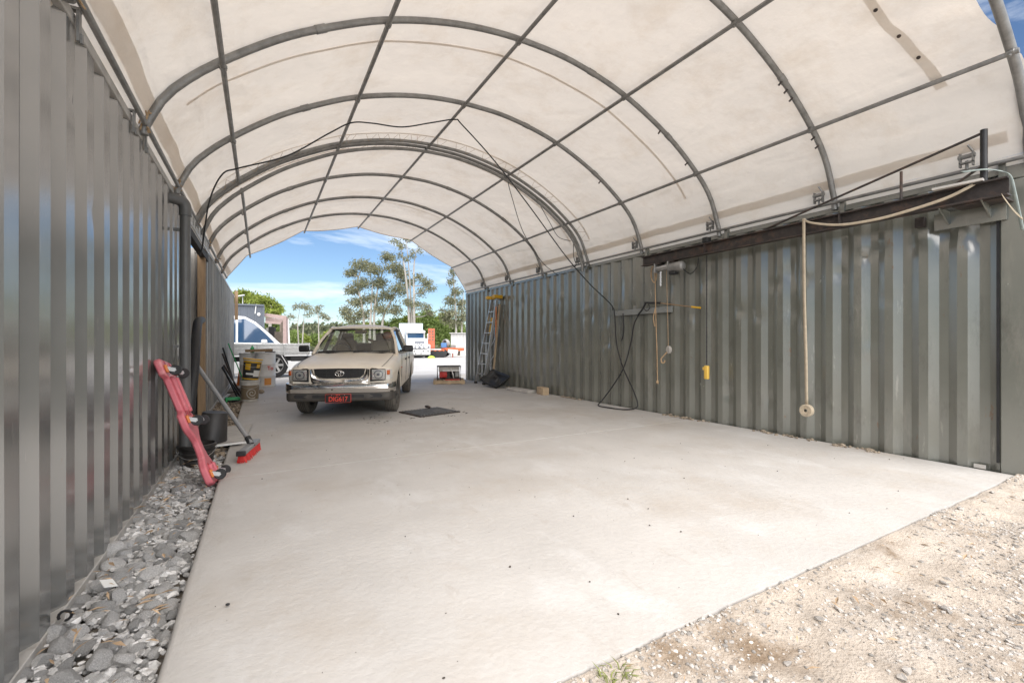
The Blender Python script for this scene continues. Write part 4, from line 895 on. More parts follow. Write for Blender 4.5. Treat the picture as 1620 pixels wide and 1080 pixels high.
MB().tube(spline([(HX, 4.74, 2.32), (HX, 4.6, 2.22), (HX + 0.02, 4.50, 2.30), (HX + 0.03, 4.47, 2.44)], 6), 0.008, 6).build('lead', 'rubber', ho, world=True)
def chain(p0, p1, n, r, mt, parent, name='chain'):
    p0 = Vector(p0); p1 = Vector(p1); m = MB(); L = (p1 - p0).length / n
    for i in range(n):
        c = p0.lerp(p1, (i + 0.5) / n); d = Vector((1, 0, 0)) if i % 2 else Vector((0, 1, 0)); pts = [c + d * (math.cos(a) * L * 0.28) + Vector((0, 0, math.sin(a) * L * 0.62)) for a in [2 * math.pi * k / 8 for k in range(8)]]
        m.tube(pts, r, 4, closed=True)
    o = m.build(name, mt, parent, world=True, fix=False); tag(o, kind='stuff'); return o
chain((HX, 5.17, 2.33), (HX, 5.17, 2.10), 6, 0.007, 'steel', ho, 'short_chain')
MB().tube([(HX, 5.05, 2.34), (HX + 0.02, 5.03, 1.12)], 0.004, 5).build('hoist_wire', 'rope_brown', ho, world=True)
hk = MB().lathe([(0.058, -0.018), (0.062, -0.008), (0.045, 0), (0.062, 0.008), (0.058, 0.018)], 20, Matrix.Translation((HX + 0.02, 5.02, 1.07)) @ Matrix.Rotation(R(90), 4, 'Y') @ Matrix.Rotation(R(20), 4, 'X')).build('pulley_block', 'card', ho, world=True)
MB().tube(spline([(HX, 5.04, 1.03), (HX - 0.01, 5.10, 0.97), (HX - 0.015, 5.145, 0.92), (HX - 0.015, 5.13, 0.86), (HX - 0.01, 5.085, 0.865), (HX - 0.01, 5.075, 0.90)], 5), 0.011, 6).build('hook', 'rope_brown', ho, world=True)
# pendant control
pc = thing('pendant_control', 'yellow hoist pendant control hanging on its dark chain', 'control', (5.72, 4.37, 0.62))
PXx, PY = 5.74, 4.38
MB().tube([(PXx, PY, 2.47), (PXx, PY, 0.86)], 0.006, 6).build('cord', 'rubber', pc, world=True)
chain((PXx + 0.012, PY + 0.008, 2.47), (PXx + 0.012, PY + 0.008, 0.86), 46, 0.0035, 'rust_steel', pc)
MB().box((PXx, PY, 0.745), (0.05, 0.066, 0.20)).build('handset', 'pendant_yellow', pc, world=True, bevel=0.012)
MB().box((PXx, PY + 0.045, 0.80), (0.035, 0.035, 0.045)).build('rocker', 'pendant_yellow', pc, world=True, bevel=0.008)
for z in (0.79, 0.735, 0.685): MB().lathe([(0.010, 0), (0.010, 0.008)], 8, Matrix.Translation((PXx - 0.025, PY, z)) @ Matrix.Rotation(R(-90), 4, 'Y')).build('button', 'pendant_yellow', pc, world=True)
# brown rope
ro = thing('hanging_rope', 'frayed tan rope knotted at the beam end hanging down the wall', 'rope', (5.74, 5.32, 0.5))
MB().tube(spline([(5.72, 5.36, 2.47), (5.73, 5.36, 2.2), (5.735, 5.35, 1.6), (5.74, 5.33, 1.0), (5.74, 5.32, 0.52)], 8), 0.0085, 7).build('strand', 'rope_brown', ro, world=True)
MB().tube(spline([(5.72, 5.36, 2.48), (5.71, 5.42, 2.40), (5.71, 5.42, 2.25), (5.72, 5.36, 2.18), (5.72, 5.32, 2.3), (5.72, 5.36, 2.46)], 6), 0.0095, 7).build('knot_loop', 'rope_brown', ro, world=True)
MB().tube(spline([(5.725, 5.35, 1.75), (5.70, 5.37, 1.6), (5.72, 5.36, 1.45)], 5), 0.009, 6).build('frayed_end', 'rope_brown', ro, world=True)
MB().lathe([(0.012, 0), (0.024, 0.02), (0.012, 0.06)], 8, Matrix.Translation((5.74, 5.32, 0.50))).build('knot', 'rope_brown', ro, world=True)
# cream webbing strap with rolled end
stp = thing('webbing_strap', 'cream webbing strap hanging from the beam with its end rolled', 'strap', (5.66, 2.97, 0.35))
SXx = BX - 0.065
MB().ribbon(spline([(SXx, 2.965, 2.66), (SXx - 0.004, 2.965, 2.5), (SXx, 2.96, 1.7), (SXx + 0.005, 2.945, 1.0), (SXx, 2.935, 0.46)], 6), (0, 1, 0), 0.034).build('web', 'strap_cream', stp, world=True, fix=False, solid=0.004)
rl = MB()
spi = [(SXx + 0.0, 2.935 + (0.014 + 0.0075 * t) * math.cos(t), 0.385 + (0.014 + 0.0075 * t) * math.sin(t)) for t in [k * 0.5 for k in range(0, 19)]]
Mr = Matrix.Translation((SXx, 2.935, 0.385)) @ Matrix.Rotation(R(90), 4, 'Y')
MB().lathe([(0.018, -0.024), (0.030, -0.028), (0.034, -0.022), (0.044, -0.028), (0.048, -0.022), (0.060, -0.028), (0.072, -0.024), (0.074, 0), (0.072, 0.024), (0.060, 0.028), (0.018, 0.024)], 24, Mr, cap=False).build('roll', 'strap_cream', stp, world=True)
MB().ribbon(spline([(SXx, 2.97, 2.645), (SXx - 0.012, 2.86, 2.58), (SXx - 0.016, 2.58, 2.495), (SXx - 0.014, 2.25, 2.475), (SXx - 0.012, 1.96, 2.50), (SXx - 0.008, 1.7, 2.545), (SXx - 0.004, 1.55, 2.60), (BX - 0.02, 1.48, 2.655)], 6), (0, 0.15, 1), 0.028).build('draped_web', 'strap_cream', stp, world=True, fix=False, solid=0.004)
ts = thing('lashing_strap', 'faded teal lashing strap looped over the near end of the crane beam', 'strap', (5.7, 1.4, 2.3))
MB().ribbon(spline([(BX - 0.02, 1.60, 2.77), (BX - 0.03, 1.46, 2.745), (BX - 0.05, 1.36, 2.70), (BX - 0.06, 1.29, 2.64), (BX - 0.065, 1.26, 2.5), (BX - 0.05, 1.235, 2.3), (BX - 0.02, 1.22, 2.15)], 6), (0.4, 0.6, 0.5), 0.045).build('web', 'strap_teal', ts, world=True, fix=False, solid=0.004)
MB().ribbon(spline([(BX - 0.06, 1.33, 2.47), (BX - 0.065, 1.29, 2.38), (BX - 0.06, 1.25, 2.30), (BX - 0.05, 1.215, 2.25)], 6), (0.2, 0.3, 0.9), 0.045).build('tail', 'strap_cream', ts, world=True, fix=False, solid=0.004)
# plank with pressure washer lance and hose
pk = thing('wall_plank', 'painted grey board fixed across the right wall corrugations', 'board', (5.9, 5.9, 1.7))
MB().box((XR - 0.025, 5.86, 1.735), (0.04, 1.36, 0.10)).build('board', 'grey_plank', pk, world=True, bevel=0.004)
for y in (5.3, 6.45): MB().lathe([(0.010, 0), (0.010, 0.006)], 8, Matrix.Translation((XR - 0.045, y, 1.735)) @ Matrix.Rotation(R(-90), 4, 'Y')).build('screw', 'steel', pk, world=True)
la = thing('washer_lance', 'pressure washer gun and brass lance resting on the grey board', 'spray lance', (5.85, 5.3, 1.8))
LX = XR - 0.09
MB().tube([(LX, 5.72, 1.875), (LX, 5.36, 1.845)], 0.017, 8).build('grip_tube', 'rubber', la, world=True)
MB().tube([(LX, 5.38, 1.846), (LX, 4.72, 1.735)], 0.009, 8).build('lance_tube', 'timber', la, world=True)
MB().tube([(LX, 4.74, 1.738), (LX, 4.58, 1.712)], 0.015, 8).build('nozzle', 'yellow', la, world=True)
MB().tube(spline([(LX, 5.70, 1.87), (LX, 5.78, 1.76), (LX - 0.01, 5.86, 1.68)], 5), 0.016, 8).build('handle', 'rubber', la, world=True)
MB().tube(spline([(LX, 5.64, 1.85), (LX, 5.60, 1.78), (LX, 5.68, 1.73), (LX, 5.74, 1.78)], 5), 0.007, 6).build('trigger_guard', 'rubber', la, world=True)
ZF = slab_z(6) + 0.014
cable('washer_hose', [(LX, 5.86, 1.68), (LX, 5.98, 1.5), (LX, 6.05, 1.2), (LX - 0.02, 6.22, 0.72), (LX - 0.04, 6.5, 0.35), (LX - 0.12, 6.72, ZF + 0.06), (LX - 0.28, 6.62, ZF), (LX - 0.30, 6.3, ZF), (LX - 0.2, 6.0, ZF), (LX - 0.06, 5.84, ZF + 0.06), (LX - 0.03, 5.95, 0.30), (LX - 0.01, 6.25, 0.72), (LX, 6.43, 1.15), (LX, 6.47, 1.55), (LX, 6.50, 1.80), (5.87, 6.55, 1.84)], 0.0115, 'black washer hose looping from the lance down to the floor and up', cat='hose')
cable('coupling_hose', [(LX, 6.26, 1.72), (LX, 6.24, 1.5), (LX, 6.26, 1.3), (LX, 6.30, 1.22)], 0.012, 'short black hose tail hanging under the grey board', cat='hose')
# ------------------------------------------------------------------ ladder, tray, timber, generator, drain
la = thing('step_ladder', 'aluminium step ladder with yellow platform cap against the far right wall', 'ladder', (5.5, 12.0, slab_z(12)))
z0 = slab_z(12)
def LP(t, w): return Vector((5.62 + 0.18 * t, 11.98 - 0.62 * t + w * (0.28 - 0.12 * t) * -1, z0 + 2.48 * t))
for w in (-1, 1): MB().beam(LP(0, w), LP(1.0, w), 0.035, 0.07, (1, 0, 0)).build('stile', 'alu', la, world=True)
for w in (-0.8, 0.8):
    MB().beam(Vector((5.84, 11.80 - w * 0.26, z0)), Vector((5.88, 11.36 - w * 0.16, z0 + 2.30)), 0.03, 0.05, (1, 0, 0)).build('rear_leg', 'timber_pale' if w > 0 else 'alu', la, world=True)
for k in range(1, 8):
    t = k / 8.3; a, b = LP(t, -1), LP(t, 1); MB().beam(a, b, 0.09, 0.025).build('step', 'alu', la, world=True)
for k in range(1, 4): MB().beam((5.84, 12.0 - 0.1 * k, z0 + 0.5 * k), (5.84, 11.6 - 0.1 * k, z0 + 0.5 * k + 0.35), 0.015, 0.025).build('cross_brace', 'alu', la, world=True)
p = LP(1, 0)
MB().prism([(-0.16, -0.30), (0.12, -0.26), (0.12, 0.24), (-0.16, 0.28), (-0.16, 0.16), (-0.02, 0.13), (-0.02, -0.13), (-0.16, -0.16)], -0.03, 0.06, Matrix.Translation(p)).build('platform_cap', 'yellow', la, world=True, bevel=0.008)
MB().box(LP(0.68, 0) + Vector((0.05, 0.0, 0)), (0.02, 0.20, 0.50), Matrix.Rotation(R(8), 4, 'Y')).build('safety_label', 'yellow', la, world=True)
MB().beam(LP(0.9, 1), Vector((5.90, 11.5, z0 + 1.1)), 0.03, 0.06).build('side_arm', 'orange', la, world=True)
for w in (-1, 1): MB().box(LP(0, w) + Vector((0, 0, 0.03)), (0.07, 0.08, 0.06)).build('foot', 'rubber', la, world=True)
# undertray
ut = thing('engine_undertray', 'black plastic engine undertray lying by the ladder feet', 'tray', (5.66, 10.95, slab_z(11)))
zz = slab_z(11.3)
def tray(u, v):
    x = -0.26 + 0.52 * u; y = -0.42 + 0.84 * v; e = max(abs(u * 2 - 1) ** 6, abs(v * 2 - 1) ** 6)
    return (x, y, 0.03 + 0.16 * e + 0.03 * math.sin(u * 9) * math.sin(v * 7))
q = MB().grid(tray, 14, 20); M = Matrix.Translation((5.66, 10.95, zz + 0.10)) @ Matrix.Rotation(R(-32), 4, 'Y') @ Matrix.Rotation(R(12), 4, 'X'); q.v = [tuple(M @ Vector(p)) for p in q.v]
q.build('shell', 'plastic_black', ut, world=True, smooth=50, solid=0.012)
q = MB().lathe([(0.06, 0), (0.06, 0.006)], 14, Matrix.Translation((5.60, 10.85, zz + 0.19)) @ Matrix.Rotation(R(-60), 4, 'Y')); q.build('access_plug', 'plastic_dusty', ut, world=True)
tag(MB().box((5.64, 9.62, slab_z(9.6) + 0.035), (0.26, 0.95, 0.06), Matrix.Rotation(R(4), 4, 'Z')).build('timber_sleeper', 'card', bevel=0.008), 'weathered grey board lying flat along the right wall foot', 'board')
tag(MB().box((5.75, 8.80, slab_z(8.8) + 0.085), (0.16, 0.34, 0.17), Matrix.Rotation(R(-8), 4, 'Z')).build('timber_block', 'timber_pale', bevel=0.006), 'squat timber block standing against the right wall foot', 'timber block')
# floor drain
dr = thing('floor_drain', 'rusty grated drain cover set in the concrete beside the ute', 'drain', (2.56, 7.5, slab_z(7.5)), R(14))
for (cx_, cy_, w, d) in ((0, -0.33, 0.80, 0.04), (0, 0.33, 0.80, 0.04), (-0.38, 0, 0.04, 0.62), (0.38, 0, 0.04, 0.62)): MB().box((cx_, cy_, 0.010), (w, d, 0.016)).build('frame', 'rust_steel', dr)
for k in range(13): MB().box((-0.35 + 0.70 * k / 12, 0, 0.018), (0.018, 0.62, 0.026)).build('grate_bar', 'galv', dr)
for yy in (-0.15, 0.15): MB().box((0, yy, 0.014), (0.70, 0.012, 0.014)).build('cross_bar', 'rust_steel', dr)
MB().box((0, 0, 0.007), (0.76, 0.66, 0.004)).build('pit', 'print_black', dr)
tag(scatter_mesh(1, lambda rg: (2.62, 7.78, slab_z(7.7) + 0.06), lambda rg: 0.055, 78, 2).build('dirt_clod', 'rust_steel', fix=False), 'dark dirt clod on the corner of the drain grate', 'clod')
sp = leaf_scatter(90, lambda rg: (2.3 + rg.uniform(-0.9, 0.8), 7.3 + rg.uniform(-0.5, 0.6), slab_z(7.4) + 0.004), 51, 0.02, 0.08).build('leaf_litter', 'dark_speck', smooth=None, fix=False); tag(sp, 'dark leaf litter scattered round the floor drain', 'leaves', kind='stuff')
# pallet and generator
po = at_px_ground(709, 607.5); po.x += 0.12; po.y += 0.25
pa = thing('wooden_pallet', 'small timber pallet on the slab by the far right container end', 'pallet', po, R(-20))
for y in (-0.36, 0, 0.36): MB().box((0, y, 0.055), (0.92, 0.09, 0.08)).build('bearer', 'timber_pale', pa)
for k in range(7): MB().box((-0.40 + k * 0.133, 0, 0.108), (0.10, 0.82, 0.022)).build('deck_board', 'timber_pale', pa)
for k in range(3): MB().box((-0.40 + k * 0.40, 0, 0.008), (0.10, 0.82, 0.014)).build('base_board', 'timber_pale', pa)
tag(MB().box((0.1, -0.37, 0.13), (0.42, 0.06, 0.03)).build('red_strip', 'red', pa), None)
ge = thing('generator', 'portable petrol generator with tube frame and red engine on the pallet', 'generator', po + Vector((0, 0, 0.122)), R(-20))
ge.scale = (0.95, 0.95, 0.84)
for y in (-0.24, 0.24):
    MB().tube([(-0.36, y, 0), (-0.36, y, 0.46), (0.36, y, 0.46), (0.36, y, 0), (-0.36, y, 0)], 0.017, 8).build('frame_hoop', 'plastic_dusty', ge)
for x in (-0.36, 0.36):
    for z in (0.02, 0.46): MB().tube([(x, -0.24, z), (x, 0.24, z)], 0.015, 8).build('frame_tube', 'plastic_dusty', ge)
MB().box((0.25, 0.05, 0.2), (0.14, 0.36, 0.26)).build('muffler', 'galv', ge, bevel=0.02)
MB().box((0, 0, 0.36), (0.64, 0.44, 0.17)).build('fuel_tank', 'card', ge, bevel=0.03)
MB().lathe([(0.04, 0), (0.04, 0.03)], 12, Matrix.Translation((-0.1, -0.05, 0.46))).build('filler_cap', 'plastic_black', ge)
MB().box((0.02, 0.06, 0.15), (0.62, 0.26, 0.27)).build('crankcase', 'plastic_dusty', ge, bevel=0.02)
MB().box((-0.18, -0.08, 0.17), (0.24, 0.22, 0.22)).build('engine', 'red', ge, bevel=0.02)
MB().lathe([(0.12, -0.14), (0.13, -0.12), (0.13, 0.10), (0.09, 0.14)], 18, Matrix.Translation((0.17, 0, 0.17)) @ Matrix.Rotation(R(90), 4, 'Y')).build('alternator', 'plastic_black', ge)
MB().lathe([(0.085, 0), (0.085, 0.05), (0.06, 0.06)], 16, Matrix.Translation((-0.14, -0.19, 0.17)) @ Matrix.Rotation(R(90), 4, 'X')).build('recoil_starter', 'red', ge)
MB().box((0.05, -0.23, 0.32), (0.50, 0.03, 0.06)).build('control_panel', 'white_metal', ge)
MB().tube(spline([(0.05, -0.25, 0.38), (0.12, -0.28, 0.2), (0.14, -0.27, 0.06)], 5), 0.02, 6).build('strap', 'white_metal', ge)

# ------------------------------------------------------------------ things along the left wall
# mechanic's creeper leaning on the wall
cl = 1.20
Bc = Vector((-0.335, 4.80, -0.055)); Tc = Vector((-0.735, 4.98, 1.03)); ax = (Tc - Bc).normalized()
wd = Vector((0.0, 1, 0)); wd = (wd - ax * wd.dot(ax)).normalized(); nr = wd.cross(ax); nr = nr if nr.x > 0 else -nr
MC = Matrix((( ax.x, wd.x, nr.x, Bc.x), (ax.y, wd.y, nr.y, Bc.y), (ax.z, wd.z, nr.z, Bc.z), (0, 0, 0, 1)))
cr_ = thing('mechanics_creeper', 'pink moulded mechanic creeper with black casters leaning on the left container', 'creeper', Bc)
half = [(0.0, 0.15), (0.03, 0.20), (0.17, 0.205), (0.22, 0.17), (0.27, 0.10), (0.34, 0.065), (0.41, 0.065), (0.46, 0.11), (0.51, 0.185), (0.56, 0.21), (0.68, 0.205), (0.715, 0.125), (1.02, 0.125), (1.055, 0.205), (1.18, 0.205), (1.20, 0.18)]
L_ = (Tc - Bc).length; half = [(s * L_ / 1.2, w) for s, w in half]
out = half + [(s, -w) for s, w in reversed(half)]
board = MB().prism(out, -0.055, 0.0, MC).build('board', 'pink', cr_, world=True, bevel=0.014)
def cc(s, w, n): return MC @ Vector((s * L_ / 1.2, w, n))
M3 = MC.to_3x3().to_4x4()
for s0, s1 in ((0.06, 0.18), (0.70, 1.03)):
    MB().box(cc((s0 + s1) / 2, -0.085, 0.012), ((s1 - s0), 0.045, 0.03), M3).build('rib', 'pink', cr_, world=True, bevel=0.01)
    MB().box(cc((s0 + s1) / 2, 0.085, 0.012), ((s1 - s0), 0.045, 0.03), M3).build('rib', 'pink', cr_, world=True, bevel=0.01)
for k in range(7): MB().box(cc(0.62 + k * 0.06, 0.0, 0.002), (0.03, 0.07, 0.008), M3).build('slot', 'pink_dark', cr_, world=True)
for s in (0.13, 0.63, 1.12):
    for w in (-0.15, 0.15): MB().lathe([(0.018, 0), (0.018, 0.004)], 10, Matrix.Translation(cc(s + 0.05, w * 0.6, 0.0)) @ M3).build('dimple', 'pink_dark', cr_, world=True)
def caster(s, w):
    p = cc(s, w, 0.0); o = MB().box(cc(s, w, 0.012), (0.07, 0.06, 0.022), M3).build('caster', 'orange', cr_, world=True, bevel=0.008)
    hub = cc(s - 0.035, w, 0.065); f = MB()
    for d in (-0.016, 0.016): f.beam(cc(s, w + d, 0.015), hub + wd * d, 0.005, 0.034, M3.to_3x3() @ Vector((1, 0, 0)))
    f.tube([hub - wd * 0.02, hub + wd * 0.02], 0.008, 8); fo = f.build('fork', 'steel', o); fo.matrix_parent_inverse = Matrix.Identity(4)
    Mw = Matrix.Translation(hub) @ wd.to_track_quat('Z', 'Y').to_matrix().to_4x4()
    t = MB().lathe([(0.020, -0.011), (0.040, -0.012), (0.046, -0.008), (0.046, 0.008), (0.040, 0.012), (0.020, 0.011)], 22, Mw).build('wheel', 'rubber', o)
    return o
for s in (0.10, 0.62, 1.10):
    for w in (-0.165, 0.165):
        caster(s, w)
# broom
br = thing('push_broom', 'red bristle push broom with grey handle propped on the left wall', 'broom', (-0.09, 5.55, slab_z(5.5)))
Ha, Hb = Vector((-0.17, 5.25, 0.0)), Vector((-0.035, 5.86, 0.0)); Hd = (Hb - Ha).normalized(); hm = (Ha + Hb) / 2
zb = slab_z(5.5)
MB().beam(Ha + Vector((0, 0, zb + 0.10)), Hb + Vector((0, 0, zb + 0.10)), 0.075, 0.045).build('head', 'broom_grey', br, world=True, bevel=0.01)
MB().beam(Ha + Vector((0, 0, zb + 0.10)) - Hd * 0.015, Ha + Vector((0, 0, zb + 0.10)) + Hd * 0.02, 0.085, 0.05).build('end_cap', 'plastic_black', br, world=True, bevel=0.008)
b = MB(); rg = random.Random(2); sd2 = Vector((Hd.y, -Hd.x, 0))
for i in range(420):
    p = Ha.lerp(Hb, rg.random()) + sd2 * rg.uniform(-0.034, 0.034); tp = Vector((0, 0, zb + 0.085)); e = p + sd2 * rg.uniform(-0.02, 0.03) + Hd * rg.uniform(-0.012, 0.012); b.tube([p + tp, e + Vector((0, 0, zb + 0.004))], 0.0035, 3, cap=False)
tag(b.build('bristles', 'red', br, world=True, fix=False), kind='stuff')
MB().tube([hm + Vector((0.02, 0.05, zb + 0.12)), Vector((-0.735, 6.62, 1.02))], 0.024, 12).build('handle', 'broom_grey', br, world=True)
MB().tube([hm + Vector((0.025, 0.04, zb + 0.09)), hm + Vector((-0.02, 0.12, zb + 0.18))], 0.032, 10).build('socket', 'plastic_black', br, world=True)
# pots and buckets
def bucket(name, label, loc, r0, r1, h, m, rim=True, ribs=0, tilt=(0, 0, 0), cat='bucket', rimm=None, lid=None):
    t = thing(name, label, cat, loc, rot=tilt)
    pr = [(r0 * 0.96, 0), (r0, 0.006)]
    for k in range(1, ribs + 1):
        q = k / (ribs + 1); rr = r0 + (r1 - r0) * q; pr += [(rr - 0.004, h * q - 0.012), (rr + 0.004, h * q), (rr - 0.004, h * q + 0.012)]
    pr += [(r1, h), (r1 - 0.008, h), (r0 - 0.004, 0.012), (0.001, 0.010)]
    MB().lathe(pr, 28, cap=True).build('shell', m, t, smooth=40)
    if rim: MB().lathe([(r1 + 0.001, h - 0.035), (r1 + 0.010, h - 0.03), (r1 + 0.012, h), (r1 - 0.005, h + 0.004)], 28, cap=False).build('rim', rimm or m, t)
    if lid: MB().lathe([(r1 + 0.012, h - 0.012), (r1 + 0.014, h + 0.014), (r1 - 0.02, h + 0.018), (0.001, h + 0.012)], 28, cap=False).build('lid', lid, t)
    MB().tube([(0, -(r1 + 0.012) * math.cos(a), h * 0.86 - 0.16 * math.sin(a)) if False else ((r1 + 0.013) * math.cos(a), -(r1 + 0.013) * abs(math.sin(a)) * 1.02, h * 0.86 - 0.10 * math.sin(a)) for a in [math.pi * k / 14 for k in range(15)]], 0.003, 5).build('bail_handle', 'steel', t)
    return t
bucket('plant_pot', 'low ribbed black bucket half hidden behind the pink creeper', (-0.585, 5.78, -0.10), 0.145, 0.165, 0.22, 'bucket_black', ribs=4)
bucket('bucket', 'scuffed black bucket upside down beside the broom handle', (-0.47, 6.40, 0.36), 0.13, 0.165, 0.44, 'bucket_black', tilt=(R(180), R(6), 0))
z = slab_z(10.9)
low = bucket('bucket', 'dirty white bucket with brown spiral print under the yellow bucket', (-0.19, 10.85, z), 0.150, 0.172, 0.44, 'bucket_white', rimm='bucket_white', tilt=(0, 0, 0))
def patch(r0, r1, h, a0, a1, z0, z1, out=0.003, n=10):
    m = MB()
    def f(u, v):
        zz = z0 + (z1 - z0) * v; rr = r0 + (r1 - r0) * zz / h + out; a = R(a0 + (a1 - a0) * u); return (rr * math.cos(a), rr * math.sin(a), zz)
    return m.grid(f, n, 2)
patch(0.150, 0.172, 0.44, 180, 360, 0.05, 0.34).build('print_panel', 'print_brown', low)
sp = MB().tube([((0.164 + 0.004) * math.cos(R(283) + (0.012 + 0.0085 * t) * math.cos(t) / 0.165), (0.164 + 0.004) * math.sin(R(283) + (0.012 + 0.0085 * t) * math.cos(t) / 0.165), 0.18 + (0.012 + 0.0085 * t) * math.sin(t)) for t in [k * 0.4 for k in range(30)]], 0.007, 5); sp.build('spiral_print', 'bucket_white', low)
up = bucket('bucket', 'yellow lidded paint bucket stacked on the dirty white bucket', (-0.185, 10.86, z + 0.455), 0.150, 0.172, 0.42, 'yellow', rimm='bucket_white', lid='yellow', tilt=(0, R(7), 0))
patch(0.150, 0.172, 0.42, 200, 340, 0.03, 0.35).build('print_panel', 'print_black', up)
patch(0.150, 0.172, 0.42, 285, 335, 0.07, 0.20, 0.006).build('print_panel', 'print_white', up)
patch(0.150, 0.172, 0.42, 225, 262, 0.20, 0.33, 0.006).build('print_panel', 'yellow', up)
patch(0.150, 0.172, 0.42, 300, 326, 0.25, 0.33, 0.006).build('print_panel', 'yellow', up)
patch(0.150, 0.172, 0.42, 235, 285, 0.10, 0.14, 0.006).build('print_panel', 'print_white', up)
# card sheet and timber batten by the broom
tag(MB().box((-0.37, 6.85, 0.0), (0.46, 1.30, 0.012), Matrix.Rotation(R(-4), 4, 'Z') @ Matrix.Rotation(R(-3), 4, 'Y')).build('fibre_sheet', 'card'), 'pale grey fibre sheet lying across the stone bed beside the broom', 'sheet')
tag(MB().box((-0.30, 6.14, 0.012), (0.36, 0.02, 0.02), Matrix.Rotation(R(10), 4, 'Z')).build('batten', 'print_white'), 'thin pale batten at the near edge of the fibre sheet', 'batten')
# large black flexible pipe
tag(MB().tube(spline([(-0.72, 7.60, 1.50), (-0.70, 7.0, 1.44), (-0.67, 6.5, 1.20), (-0.66, 6.22, 0.85), (-0.68, 6.05, 0.45), (-0.71, 5.98, 0.05)], 10), 0.050, 14).build('flexible_pipe', 'rubber'), 'thick black flexible pipe arching down behind the broom handle', 'pipe')
# rods leaning in the corner, green tool, scraps
for k, (xa, ya, xb, yb, zt, mm, lab) in enumerate(((-0.50, 13.2, -0.755, 12.3, 1.05, 'black_steel', 'tallest thin black rod leaning on the far left container'), (-0.46, 12.9, -0.745, 12.0, 0.92, 'rust_steel', 'rusty rod leaning beside the tallest black rod'),
        (-0.42, 12.5, -0.735, 11.75, 0.62, 'black_steel', 'short black rod leaning at the front of the rods'), (-0.46, 12.2, -0.735, 11.9, 0.64, 'rubber', 'short dark hose leaning among the black rods'), (-0.40, 12.9, -0.73, 12.15, 0.66, 'rust_steel', 'short rusty bar leaning among the black rods'), (-0.30, 14.0, -0.72, 13.6, 1.15, 'green_plastic', 'long green handle leaning behind the black rods'))):
    za = slab_z(ya) - 0.06; tag(MB().tube([(xa, ya, za), (xb, yb, zt)], 0.018 if k < 5 else 0.014, 8).build('rod', mm), lab, 'rod', 'rods leaning on the far left container')
gx = thing('garden_tool_head', 'bright green plastic tool lying on the rubble by the buckets', 'tool', (-0.50, 11.2, slab_z(11) - 0.03), R(8))
MB().box((0, 0, 0.06), (0.26, 0.16, 0.07), taper=0.85).build('head', 'green_plastic', gx, bevel=0.02); MB().box((-0.12, 0.02, 0.05), (0.05, 0.2, 0.09)).build('edge', 'green_plastic', gx, bevel=0.01)
for k, (x0, y0, x1, y1, mm) in enumerate(((-0.70, 11.2, -0.40, 11.0, 'black_steel'), (-0.72, 10.9, -0.62, 12.0, 'white_metal'), (-0.65, 12.4, -0.40, 12.0, 'rust_steel'))):
    tag(MB().beam((x0, y0, slab_z(y0) - 0.01 + 0.03 * k), (x1, y1, slab_z(y1) + 0.01 + 0.05 * k), 0.05, 0.02).build('scrap_bar', mm), ['black flat bar on the rubble before the green tool', 'pale angle bar lying along the far left wall foot', 'rusty bar lying behind the green tool'][k], 'scrap bar')
tag(scatter_mesh(1, lambda rg: (0.02, 12.35, slab_z(12) + 0.05), lambda rg: 0.08, 99, 2).build('stone', 'rubble', fix=False), 'single brown stone on the slab in front of the white drum', 'stone')
# white drums with timber on top
def drum(label, loc, r, h, rz=0):
    t = thing('drum', label, 'drum', loc, rz)
    MB().lathe([(r - 0.02, 0), (r, 0.02), (r, h * 0.30), (r + 0.012, h * 0.32), (r, h * 0.34), (r, h * 0.64), (r + 0.012, h * 0.66), (r, h * 0.68), (r, h - 0.04), (r + 0.012, h - 0.03), (r + 0.012, h), (r - 0.01, h), (r - 0.02, h - 0.02), (0.001, h - 0.02)], 32).build('shell', 'drum_white', t, smooth=40)
    for x in (-0.12, 0.14): MB().lathe([(0.03, 0), (0.03, 0.02)], 10, Matrix.Translation((x, 0, h - 0.02))).build('bung', 'plastic_black', t)
    return t
zd = yard_z(14.4)
d1 = drum('white drum with red print and orange label beside the ute', (0.13, 14.35, zd), 0.245, 0.96)
patch(0.245, 0.245, 1, 262, 302, 0.06, 0.25, 0.004).build('label', 'label_orange', d1)
tm = text_mesh('print', 'To', 0.15, 'print_red', d1, Matrix.Translation((0.11, -0.236, 0.52)) @ Matrix.Rotation(R(20), 4, 'Z') @ FACE, 0.004, 0.9, 0.02)
d2 = drum('white drum behind the stacked buckets holding green bottles', (-0.27, 14.75, zd), 0.245, 0.94)
patch(0.245, 0.245, 1, 285, 325, 0.05, 0.24, 0.004).build('label', 'label_orange', d2)
tag(MB().lathe([(0.05, 0), (0.05, 0.15), (0.02, 0.19), (0.02, 0.22)], 12, Matrix.Translation((-0.20, 14.62, zd + 0.922))).build('bottle', 'green_plastic'), 'small green bottle on the white drum under the plank', 'bottle')
tag(MB().beam((-0.36, 14.50, zd + 1.0), (0.30, 14.42, zd + 1.02), 0.20, 0.075).build('plank', 'timber', bevel=0.006), 'brown timber offcut laid across the white drums', 'plank')
tag(MB().box((0.24, 14.38, zd + 0.972), (0.26, 0.2, 0.022)).build('board_offcut', 'dark_panel'), 'thin dark board on top of the white drum', 'board')
tag(MB().lathe([(0.17, 0), (0.17, 0.03), (0.10, 0.035), (0.045, 0.45), (0.03, 0.45)], 16, Matrix.Translation((-0.50, 15.2, yard_z(15)))).build('traffic_cone', 'orange'), 'orange traffic cone behind the drums by the left container', 'cone')
# downpipe at the far end of the left container
tag(MB().box((XL + 0.06, 18.28, 2.45), (0.10, 0.10, 1.0)).build('downpipe_box', 'timber'), 'short brown downpipe at the far left container top corner', 'pipe')

